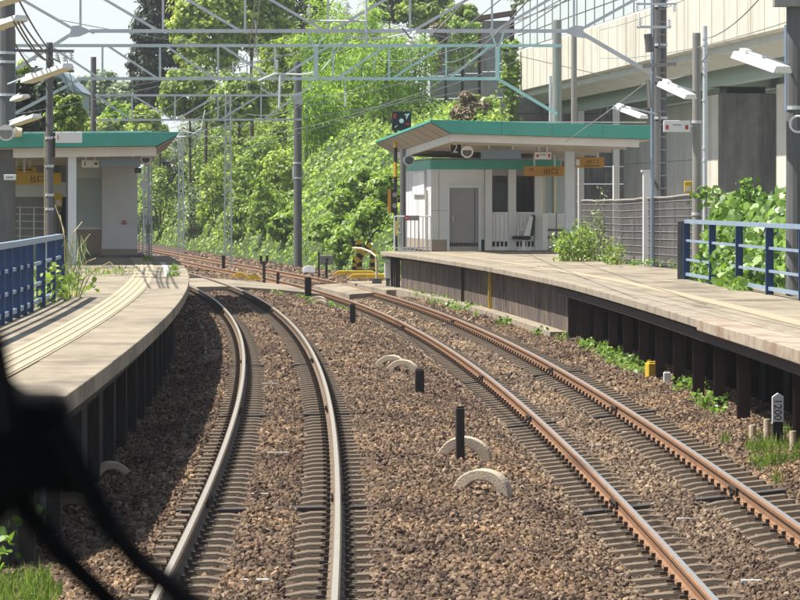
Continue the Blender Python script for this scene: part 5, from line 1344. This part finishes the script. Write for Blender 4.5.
split = X / Y * F + 400 + rng.normal(size=len(X)) * 14 + lump * 40
ku = split > 262
o = leaves('kudzu_creeper', Cn[ku], N[ku], size[ku], L_kudzu, aspect=.8, off=(0, 0, 0)); tag(o, 'bright kudzu creeper spreading over the bank behind the dark concrete pole', 'creeper', kind='stuff')
o = leaves('bank_undergrowth', Cn[~ku], N[~ku], size[~ku], L_mid, aspect=.6, off=(0, 0, 0)); tag(o, 'mixed undergrowth covering the curved bank', 'undergrowth', kind='stuff')

def trunk(root, base, top, r, nl, crown_r):
    base = Vector(base); top = Vector(top); m = MB(); mid = base.lerp(top, .5) + Vector((random.uniform(-.2, .2), 0, 0))
    m.tube([base, mid, top], r, 8, r * .45); m.build('trunk', mt['bark'], root)
    m = MB()
    for k in range(nl):
        a = base.lerp(top, random.uniform(.45, .95)); an = random.uniform(0, 6.28)
        b = a + Vector((math.cos(an) * crown_r.x * .6, math.sin(an) * crown_r.y * .6, crown_r.z * random.uniform(.1, .5)))
        m.tube([a, a.lerp(b, .5) + UP * .2, b], r * .4, 5, r * .12)
    m.build('limbs', mt['bark'], root)
def tree(name, x, y0, y1, w, d, mat_, label, cat='tree', nclump=80, nleaf=80, leaf=.3, group=None, clump_r=.3, aspect=.6, base_z=None, depth=.8, bottom=-.75, taper=0., shell=.45):
    a = P(x, y0, d); b = P(x, y1, d); k = F / d; r = Vector((w / k / 2, w / k / 2 * depth, (a.z - b.z) / 2)); c = (a + b) / 2
    bz = (float(hill_z(a.x, d)) if (HX[0] < a.x < HX[-1] and HY[0] < d < HY[-1]) else -.6) if base_z is None else base_z
    bz = min(bz, b.z); t = thing(name, (a.x, d, bz - .3), label, cat, group)
    trunk(t, (a.x, d, bz - .3), (a.x, d, c.z + r.z * .5), max(.06, .035 * r.x + .04), 7, r)
    C, N = clumps(c, r * .88, nclump, nleaf, clump_r, bottom, shell, taper)
    leaves('crown', C, N, leaf * rng.uniform(.7, 1.3, len(C)), mat_, t, aspect)
    return t
def bush(x, y, wpx, hpx, mat_, label, group='bushes on the green bank', leaf=.24, nclump=26, nleaf=60, d=None, **kw):
    p = hit(x, y) if d is None else P(x, y, d)
    if p is None: return
    k = F / p.y; r = Vector((wpx / k / 2, wpx / k / 2 * .8, hpx / k * .62)); t = thing('bush', tuple(p), label, 'bush', group)
    C, N = clumps(p + UP * r.z * .55, r, nclump, nleaf, .36, -.5, .4)
    leaves('foliage', C, N, leaf * rng.uniform(.7, 1.3, len(C)), mat_, t, .55)
    m = MB()
    for q in range(4): m.tube([p - UP * .3, p + Vector((random.uniform(-1, 1) * r.x * .5, random.uniform(-1, 1) * r.y * .5, r.z * 1.0))], .04, 5, .012)
    m.build('stems', mt['bark'], t)

# tall trees behind the bank
tree('evergreen_tree', 160, -45, 125, 66, 236, L_dark, 'tall dark columnar evergreen rising above the left shelter roof', nclump=150, nleaf=120, leaf=.3, clump_r=.24, bottom=-.95, taper=.45)
tree('evergreen_tree', 143, 10, 118, 34, 232, L_dark, 'lower dark evergreen leaning out left of the tall columnar one', nclump=60, nleaf=90, leaf=.28, bottom=-.95, taper=.3)
tree('broadleaf_tree', 205, -35, 92, 74, 222, L_light, 'tall light green tree right of the dark evergreen', nclump=120, nleaf=90, leaf=.34)
tree('broadleaf_tree', 252, -50, 75, 86, 226, L_light, 'broad light green tree at the top centre left behind the portals', nclump=130, nleaf=90, leaf=.34)
tree('broadleaf_tree', 190, 60, 128, 60, 210, L_mid, 'mid green tree below the tall light one beside the dark evergreen', nclump=70, nleaf=80, leaf=.3)
tree('broadleaf_tree', 285, 30, 115, 64, 214, L_light, 'light green tree just left of the bamboo', nclump=80, nleaf=80, leaf=.32)
tree('broadleaf_tree', 240, 70, 135, 66, 206, L_mid, 'mid green tree behind the smallest portal', nclump=70, nleaf=80, leaf=.3)
tree('evergreen_tree', 303, -40, 60, 50, 244, L_dark, 'dark tree in the gap between the light tree and the bamboo', nclump=70, nleaf=80, leaf=.34)
tree('evergreen_tree', 388, -50, 42, 50, 262, L_dark, 'dark tree at the top behind the bamboo', nclump=70, nleaf=80, leaf=.36)
tree('broadleaf_tree', 424, -20, 40, 56, 255, L_mid, 'green tree at the top left of the weathered panel wall', nclump=60, nleaf=80, leaf=.36)
tree('broadleaf_tree', 462, 2, 42, 46, 246, L_mid, 'low green tree growing over the weathered panel wall', nclump=50, nleaf=80, leaf=.34)
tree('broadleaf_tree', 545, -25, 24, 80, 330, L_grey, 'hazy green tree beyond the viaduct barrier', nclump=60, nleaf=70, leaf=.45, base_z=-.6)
# bamboo
def bamboo(x, y0, y1, w, d, label, n_culm=14, nl=260):
    k = F / d; a = P(x, y1, d); t = thing('bamboo_clump', (a.x, d, float(hill_z(a.x, d)) - .3), label, 'bamboo', 'bamboo clumps on the bank'); zt = P(x, y0, d).z
    m = MB(); C = []; T = []
    for q in range(n_culm):
        bx = a.x + random.uniform(-.4, .4) * w / k; by = d + random.uniform(-1.2, 1.2); bz = float(hill_z(bx, by)) - .3
        top = zt - random.uniform(0, .35) * (zt - a.z); lx = random.uniform(-1, 1) * .9; ly = random.uniform(-1, .4) * .9
        pts = [Vector((bx + lx * f ** 2.2, by + ly * f ** 2.2, bz + (top - bz) * (f - .1 * f ** 4))) for f in np.linspace(0, 1, 8)]
        m.tube(pts, .05, 5, .012)
        for j in range(nl):
            f = random.uniform(.28, 1.0) ; i = min(int(f * 7), 6); p = pts[i].lerp(pts[i + 1], f * 7 - i)
            rad = (.25 + 1.0 * (1 - abs(f - .6)))
            an = random.uniform(0, 6.28); rr = rad * random.random() ** .6
            C.append((p.x + math.cos(an) * rr, p.y + math.sin(an) * rr, p.z + .25 - .45 * rr + random.uniform(-.15, .15))); T.append((math.cos(an), math.sin(an), -.75 + random.uniform(-.4, .4)))
    m.build('culms', mt['bamboo_culm'], t)
    C = np.array(C); N = rng.normal(size=C.shape) * .5 + np.array([-.2, -.3, .8])
    leaves('leaves', C, N, rng.uniform(.28, .5, len(C)), L_bamboo, t, .2, T=np.array(T))
bamboo(318, 0, 100, 34, 205, 'bamboo clump leftmost, just right of the light green tree')
bamboo(340, -20, 90, 44, 212, 'tall bamboo clump behind the top of the dark pole')
bamboo(366, -15, 80, 44, 208, 'bamboo clump in the middle of the grove')
bamboo(345, 40, 120, 50, 192, 'lower bamboo clump in front of the grove')
bamboo(385, 20, 95, 40, 200, 'bamboo clump at the right end of the grove')
bamboo(318, 62, 135, 34, 186, 'lowest bamboo clump close to the dark pole')
bamboo(408, 18, 90, 40, 214, 'bamboo clump left of the weathered panel wall')
# bushes in rows along the curve
spec = [(160, 236, 34, 70, L_mid), (176, 205, 40, 52, L_dark), (195, 240, 36, 60, L_grey), (204, 190, 46, 46, L_mid), (214, 228, 30, 70, L_light), (232, 200, 34, 56, L_light), (240, 246, 34, 56, L_mid), (249, 210, 40, 56, L_mid), (266, 236, 44, 62, L_mid), (262, 176, 54, 46, L_mid), (283, 200, 36, 52, L_light), (285, 246, 28, 36, L_kudzu), (225, 160, 50, 40, L_mid), (190, 160, 46, 36, L_grey), (160, 180, 40, 44, L_light), (250, 150, 50, 36, L_light), (290, 150, 40, 44, L_mid), (205, 130, 50, 36, L_light), (170, 140, 40, 36, L_mid), (268, 125, 44, 34, L_mid)]
cols = {id(L_mid): 'mid green', id(L_dark): 'dark green', id(L_grey): 'pale grey green', id(L_light): 'light green', id(L_kudzu): 'bright'}
def where(x, y):
    v = 'low' if y > 222 else 'middle' if y > 186 else 'upper' if y > 145 else 'top'
    h = 'beside the left shelter wall' if x < 166 else 'behind the smaller lattice mast' if x < 187 else 'just right of the smaller lattice mast' if x < 200 else 'between the two lattice masts' if x < 219 else 'behind the pale lattice mast' if x < 236 else 'just right of the pale lattice mast' if x < 254 else 'left of the dark pole by a gap' if x < 275 else 'just left of the dark pole'
    return v, h
for x, y, w, h, mm in spec:
    v, hh = where(x, y); bush(x, y, w, h, mm, f'{cols[id(mm)]} bush, {v} bank, {hh}', group='bushes on the curved bank')
for (x, y, w, h), lab in zip(((345, 262, 40, 34), (372, 240, 34, 40), (325, 250, 30, 30), (385, 215, 30, 44), (360, 205, 40, 36), (340, 225, 36, 34)), ('above the grey rounded sign', 'behind the striped boards', 'close right of the dark concrete pole', 'left of the striped signal post', 'upslope from the striped boards', 'midway between the dark pole and the striped boards')):
    bush(x, y, w, h, L_kudzu, 'bright kudzu mound ' + lab, group='kudzu mounds by the right shelter', nclump=22)
for (x, y, w, h), lab in zip(((432, 105, 40, 26), (455, 95, 46, 24), (490, 100, 40, 26), (505, 80, 26, 40), (410, 110, 36, 24), (478, 118, 34, 20)), ('above the near corner of the right roof', 'left of the brown dead vines', 'under the knee brace of the middle portal', 'below the hanging creeper at the viaduct end', 'beside the black indicator box', 'lowest of those above the right roof, right of the brown dead vines')):
    bush(x, y, w, h, L_kudzu, 'kudzu mound ' + lab, group='kudzu mounds above the right shelter roof', nclump=24)
bush(434, 95, 30, 24, L_dark, 'dark bush among the kudzu above the right shelter roof', group='dark bushes above the right roof')
bush(470, 118, 34, 26, L_straw, 'brown dead vine heap just above the right shelter roof', group='dead vine heap')
# creepers on the abutment edge and the panel wall
def curtain(name, x0, x1, y0, y1, d, n_, mat_, label, leaf=.2):
    a = P(x0, y1, d); b = P(x1, y0, d); t = thing(name, ((a.x + b.x) / 2, d, a.z), label, 'creeper')
    nx_ = max(3, int((b.x - a.x) / .25)); m = MB(); C = []
    for q in range(nx_):
        xx = a.x + (b.x - a.x) * (q + .5) / nx_; zb = a.z + random.random() ** 2 * (b.z - a.z) * .6
        pts = [Vector((xx + .12 * math.sin(z * 2 + q), d - .12 - .08 * random.random(), z)) for z in np.linspace(b.z, zb, 8)]
        m.tube(pts, .015, 4)
        for _ in range(n_ // nx_):
            f = random.random(); i = min(int(f * 7), 6); p = pts[i].lerp(pts[i + 1], f * 7 - i); C.append((p.x + random.gauss(0, .12), p.y - abs(random.gauss(0, .15)), p.z + random.gauss(0, .1)))
    m.build('stems', mt['bark'], t); C = np.array(C); N = rng.normal(size=C.shape) * .5 + np.array([-.3, -.7, .4]); leaves('leaves', C, N, leaf * rng.uniform(.7, 1.3, len(C)), mat_, t, .8)
curtain('hanging_creeper', 503, 517, 42, 126, 196, 1500, L_kudzu, 'green creeper hanging down the end of the viaduct wall', .26)
curtain('hanging_creeper', 430, 446, 24, 78, 222, 500, L_straw, 'dry brown creeper over the left end of the panel wall', .22)
curtain('hanging_creeper', 450, 478, 22, 74, 222, 700, L_kudzu, 'green creeper strands hanging over the middle of the panel wall', .22)
# trees over the left shelter roof
tree('broadleaf_tree', 30, 66, 148, 76, 120, L_dark, 'dark tree behind the left shelter roof beside the thick left pole', nclump=80, nleaf=80, leaf=.2, base_z=-.6)
tree('broadleaf_tree', 67, 92, 140, 40, 116, L_mid, 'sunlit small tree above the blank white sign box', nclump=50, nleaf=80, leaf=.18, base_z=-.6)
tree('broadleaf_tree', 24, 60, 100, 30, 150, L_light, 'light leafed tree between the two left poles', nclump=40, nleaf=70, leaf=.2, base_z=-.6)
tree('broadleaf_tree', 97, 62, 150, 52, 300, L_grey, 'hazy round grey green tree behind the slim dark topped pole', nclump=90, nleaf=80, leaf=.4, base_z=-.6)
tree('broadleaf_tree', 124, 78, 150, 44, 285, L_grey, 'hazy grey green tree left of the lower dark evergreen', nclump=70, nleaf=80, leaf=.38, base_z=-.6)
tree('broadleaf_tree', 122, 100, 150, 52, 238, L_bamboo, 'bright yellow green tree just above the left shelter roof', nclump=70, nleaf=80, leaf=.3)
tree('broadleaf_tree', 100, 112, 152, 34, 232, L_light, 'low light green tree above the left roof near the slim dark topped pole', nclump=40, nleaf=80, leaf=.3, base_z=-.6)
tree('broadleaf_tree', 146, 104, 160, 40, 228, L_light, 'light green tree under the lower dark evergreen', nclump=50, nleaf=80, leaf=.3)
tree('broadleaf_tree', 82, 96, 150, 40, 275, L_dark, 'dark hazy tree behind the slim dark topped pole', nclump=50, nleaf=70, leaf=.36, base_z=-.6)
# vegetation behind the left fence, mostly in shade
def leafpatch(name, X0, X1, Y0, Y1, z0, z1, n_, leaf, mat_, label, cat='weeds', aspect=.7, core=True, lobed=True, kind='stuff', tilt=(-.2, -.4, .4)):
    xs = rng.uniform(X0, X1, n_); ys = rng.uniform(Y0, Y1, n_)
    hump = np.array([mnoise.noise((a * 1.1, b * .7, 2.2)) for a, b in zip(xs, ys)])
    top = z0 + (z1 - z0) * np.clip(.7 + .55 * hump, .1, 1.15)
    zs = z0 + (top - z0) * rng.random(n_) ** .5
    C = np.stack([xs, ys, zs], 1); N = rng.normal(size=C.shape) * .5 + np.array(tilt)
    o = leaves(name, C, N, leaf * rng.uniform(.6, 1.35, n_), mat_, aspect=aspect, lobed=lobed, off=(0, 0, 0)); tag(o, label, cat, kind=kind); return o
leafpatch('fence_weeds', -6.6, -5.0, 42, 58, ZL - .6, ZL + .6, 3000, .10, L_mid, 'leafy weeds behind the blue fence of the left platform')
# kudzu behind the right fence: a mound with leaves all over it
KX = np.arange(5.85, 11, .2); KY = np.arange(45, 78, .3); kx, ky = np.meshgrid(KX, KY)
kn = np.array([[mnoise.noise((x * .9, y * .5, 6.6)) for x in KX] for y in KY])
kz = -.6 + 3.05 * smooth(5.75, 6.7, kx) ** .7 * smooth(75, 71.5, ky) * (1 - .25 * smooth(52, 46, ky)) + .45 * kn - .2
fsh = (69 - ky) * .0377 + .12
V = np.stack([(kx + fsh).ravel(), ky.ravel(), kz.ravel()], 1); i_, j_ = np.meshgrid(np.arange(len(KX) - 1), np.arange(len(KY) - 1)); a_ = (j_ * len(KX) + i_).ravel()
mound = mesh_np('kudzu_mound', V, np.stack([a_, a_ + 1, a_ + len(KX) + 1, a_ + len(KX)], 1), mt['undergrowth']); mound['kind'] = 'stuff'
n_ = 15000; ii = rng.integers(0, len(KX) - 1, n_); jj = rng.integers(0, len(KY) - 1, n_)
ii = np.where(rng.random(n_) < .62, rng.integers(0, 6, n_), ii)
fx = rng.random(n_); fy = rng.random(n_); zz = kz[jj, ii] * (1 - fx) + kz[jj, ii + 1] * fx
C = np.stack([KX[ii] + fx * .2 + fsh[jj, ii] + .1, KY[jj] + fy * .3, zz + rng.random(n_) * .3], 1); C[:, 0] -= rng.random(n_) * .25
N = rng.normal(size=C.shape) * .4 + np.array([-.45, -.6, .5])
o = leaves('kudzu_leaves', C, N, rng.uniform(.12, .21, n_), L_kudzu_near, aspect=.9, lobed=True, off=(0, 0, 0)); tag(o, 'broad kudzu leaves climbing behind the blue fence of the right platform', 'creeper', kind='stuff')
leafpatch('fence_creeper', 5.72, 6.05, 60, 69.5, ZR - .2, ZR + .6, 420, .15, L_kudzu_near, 'creeper shoots pushing through the blue fence of the right platform')
leafpatch('net_creeper', 6.15, 6.9, 72, 76, 2.4, 2.8, 60, .16, L_kudzu_near, 'creeper shoots over the near end of the dark net fence')
for k in range(11):
    p, zt = npos(.2 + k * .25)
    if k % 3 != 1: leafpatch('net_foot_weeds', p.x - .35, p.x + .3, p.y - 1.2, p.y + 1.0, ZR - .02, ZR + .12 + .16 * random.random(), 70, .08, L_kudzu_near, 'low weeds at the foot of the dark net fence', tilt=(-.2, -.4, .6))
q = P(747, 210, 68); t = thing('tall_shoot', tuple(q), 'single tall leafy shoot standing above the kudzu before the dark pier', 'plant')
m = MB(); m.tube([q - UP * .8, q, P(746, 178, 68)], .02, 5, .008); m.build('stem', mt['bamboo_culm'], t)
C = np.stack([q.x + rng.normal(size=160) * .09, q.y + rng.normal(size=160) * .1, q.z + rng.uniform(-.3, .62, 160)], 1); leaves('leaves', C, rng.normal(size=C.shape) * .5 + np.array([-.3, -.4, .5]), .13, L_kudzu_near, t, .7)
# weed clump at the end of the net fence
def weedclump(x, y, w, h, d, n_stalk, nleaf, mat_, label, leaf=.11, heads=False):
    b = P(x, y, d); k = F / d; t = thing('weed_clump', tuple(b), label, 'weeds'); m = MB(); C = []
    for q in range(n_stalk):
        f = random.uniform(-.5, .5); hh = h / k * random.uniform(.45, 1) * (1 - .7 * abs(f)); p0 = b + Vector((f * w / k, random.uniform(-.4, .4), -.05)); p1 = p0 + Vector((random.uniform(-.15, .15), random.uniform(-.1, .1), hh))
        m.tube([p0, p0.lerp(p1, .5) + Vector((random.uniform(-.04, .04), 0, 0)), p1], .01, 4, .004)
        for _ in range(nleaf): g_ = random.random() ** .8; p = p0.lerp(p1, g_); C.append((p.x + random.gauss(0, .09), p.y + random.gauss(0, .09), p.z))
    m.build('stalks', mt['bamboo_culm'], t); C = np.array(C); leaves('leaves', C, rng.normal(size=C.shape) * .55 + np.array([-.3, -.4, .5]), leaf * rng.uniform(.6, 1.3, len(C)), mat_, t, .5)
    return t
weedclump(578, 262, 36, 54, 90, 34, 30, L_kudzu, 'leafy weed clump at the left end of the dark net fence')
weedclump(597, 262, 20, 92, 91, 10, 40, L_grey, 'tall pale seeding weeds at the left end of the net fence', .1)
weedclump(612, 264, 10, 44, 85, 8, 30, L_mid, 'small weed shoot growing at the foot of the net fence', .1)
# tall grass at the end of the left fence
b = P(76, 298, 54.5); t = thing('tall_grass', tuple(b), 'tall arching seed grass at the end of the left blue fence', 'grass')
for pts in ([(76, 297), (80, 270), (86, 262), (96, 258)], [(74, 297), (78, 250), (90, 234)], [(78, 297), (84, 278), (98, 268), (110, 262), (118, 270)], [(72, 296), (70, 255), (74, 232), (82, 222)], [(80, 297), (92, 270), (104, 266)], [(70, 296), (66, 245), (60, 215)], [(66, 296), (64, 230), (55, 205)]):
    m = MB(); m.tube([P(x, y, 54.5 + random.uniform(-.3, .3)) for x, y in pts], .010, 5, .008); m.build('stalk', mt['straw'], t)
C = np.array([P(random.uniform(64, 86), random.uniform(240, 298), 54.5 + random.uniform(-.5, .5)) for _ in range(70)]); T = rng.normal(size=C.shape) * .35 + np.array([0, 0, 1.0]); leaves('blades', C, rng.normal(size=C.shape) * np.array([1, 1, .1]), rng.uniform(.2, .5, len(C)), L_grey, t, .06, T=T)
# grass and weeds beside the track
def grass(name, X0, X1, Y0, Y1, n_, hgt, label, mat_=L_grass, zoff=0):
    xs = rng.uniform(X0, X1, n_); ys = rng.uniform(Y0, Y1, n_); k = np.array([mnoise.noise((a * 1.6, b * .8, 8.8)) for a, b in zip(xs, ys)]) > -.12
    xs, ys = xs[k], ys[k]; L = hgt * rng.uniform(.5, 1.3, len(xs)); C = np.stack([xs, ys, ground_z(xs, ys) + L * .4 + zoff], 1)
    T = rng.normal(size=C.shape) * .38 + np.array([0, 0, 1.0]); o = leaves(name, C, rng.normal(size=C.shape) * np.array([1, 1, .15]), L, mat_, aspect=.07, T=T, off=(0, 0, 0)); tag(o, label, 'grass', kind='stuff')
grass('grass_patch', -3.6, -2.35, 20, 26.2, 5000, .16, 'bright grass patch in the lower left corner')
grass('grass_patch', 3.7, 4.9, 34.5, 40.5, 4200, .16, 'grass around the stub posts at the right edge')
def trackweeds(side, o0, o1, d0, d1, n_, hgt, leaf, label, mat_=L_kudzu_near):
    ds_ = rng.uniform(d0, d1, n_); os_ = rng.uniform(o0, o1, n_); p = (npX(PL if side == 'L' else PR, ds_) + os_); k = np.array([mnoise.noise((a * 1.1, b * .35, 5.5)) for a, b in zip(p, ds_)]) > .02
    p, ds_ = p[k], ds_[k]; C = np.stack([p, ds_, ground_z(p, ds_) + hgt * rng.random(len(p))], 1); o = leaves('track_weeds', C, rng.normal(size=C.shape) * .5 + np.array([-.2, -.3, .6]), leaf * rng.uniform(.6, 1.3, len(p)), mat_, aspect=.6, lobed=True, off=(0, 0, 0)); tag(o, label, 'weeds', kind='stuff')
trackweeds('R', 1.62, 2.1, 41, 68, 2400, .18, .075, 'leafy weeds along the foot of the right platform frame')
trackweeds('R', 1.3, 1.75, 70, 103, 1300, .16, .1, 'small weeds along the foot of the stained wall')
trackweeds('L', 1.6, 3.2, 92, 101, 1100, .12, .1, 'low weeds between the tracks before the crossing')
trackweeds('L', -2.9, -1.9, 24, 30, 700, .4, .1, 'leafy weeds at the corner of the left platform')
def deckweeds(pts, z, label):
    C = []
    for o_, d_, n_, sp in pts:
        p = tp('L', d_, o_, abs_z=z)
        for _ in range(n_): C.append((p.x + random.gauss(0, sp), p.y + random.gauss(0, sp * 5), z + abs(random.gauss(0, .06))))
    C = np.array(C); T = rng.normal(size=C.shape) * .6 + np.array([0, 0, 1.0]); o = leaves('deck_weeds', C, rng.normal(size=C.shape), rng.uniform(.06, .16, len(C)), L_grass, aspect=.18, T=T, off=(0, 0, 0)); tag(o, label, 'weeds', kind='stuff')
deckweeds([(-1.85, 70, 170, .05), (-1.8, 76, 120, .05), (-2.3, 88, 90, .06), (-3.2, 72, 260, .3), (-4.6, 57, 260, .12)], ZL, 'small weeds in the joints of the left platform')

# ------------------------------------------------------------------ summer haze in the air
me = bpy.data.meshes.new('haze'); b_ = bmesh.new(); bmesh.ops.create_cube(b_, size=1); b_.to_mesh(me); b_.free()
hz_o = bpy.data.objects.new('haze', me); col.objects.link(hz_o); hz_o.scale = (1840, 1470, 32); hz_o.location = (0, 590, 14.2); hz_o['kind'] = 'stuff'
hm = bpy.data.materials.new('haze'); hm.use_nodes = True; hm.node_tree.nodes.clear()
ho = hm.node_tree.nodes.new('ShaderNodeOutputMaterial'); hv = hm.node_tree.nodes.new('ShaderNodeVolumePrincipled')
hv.inputs['Color'].default_value = (.93, .96, 1, 1); hv.inputs['Density'].default_value = .00028; hv.inputs['Anisotropy'].default_value = .3
hm.node_tree.links.new(hv.outputs[0], ho.inputs['Volume']); me.materials.append(hm)
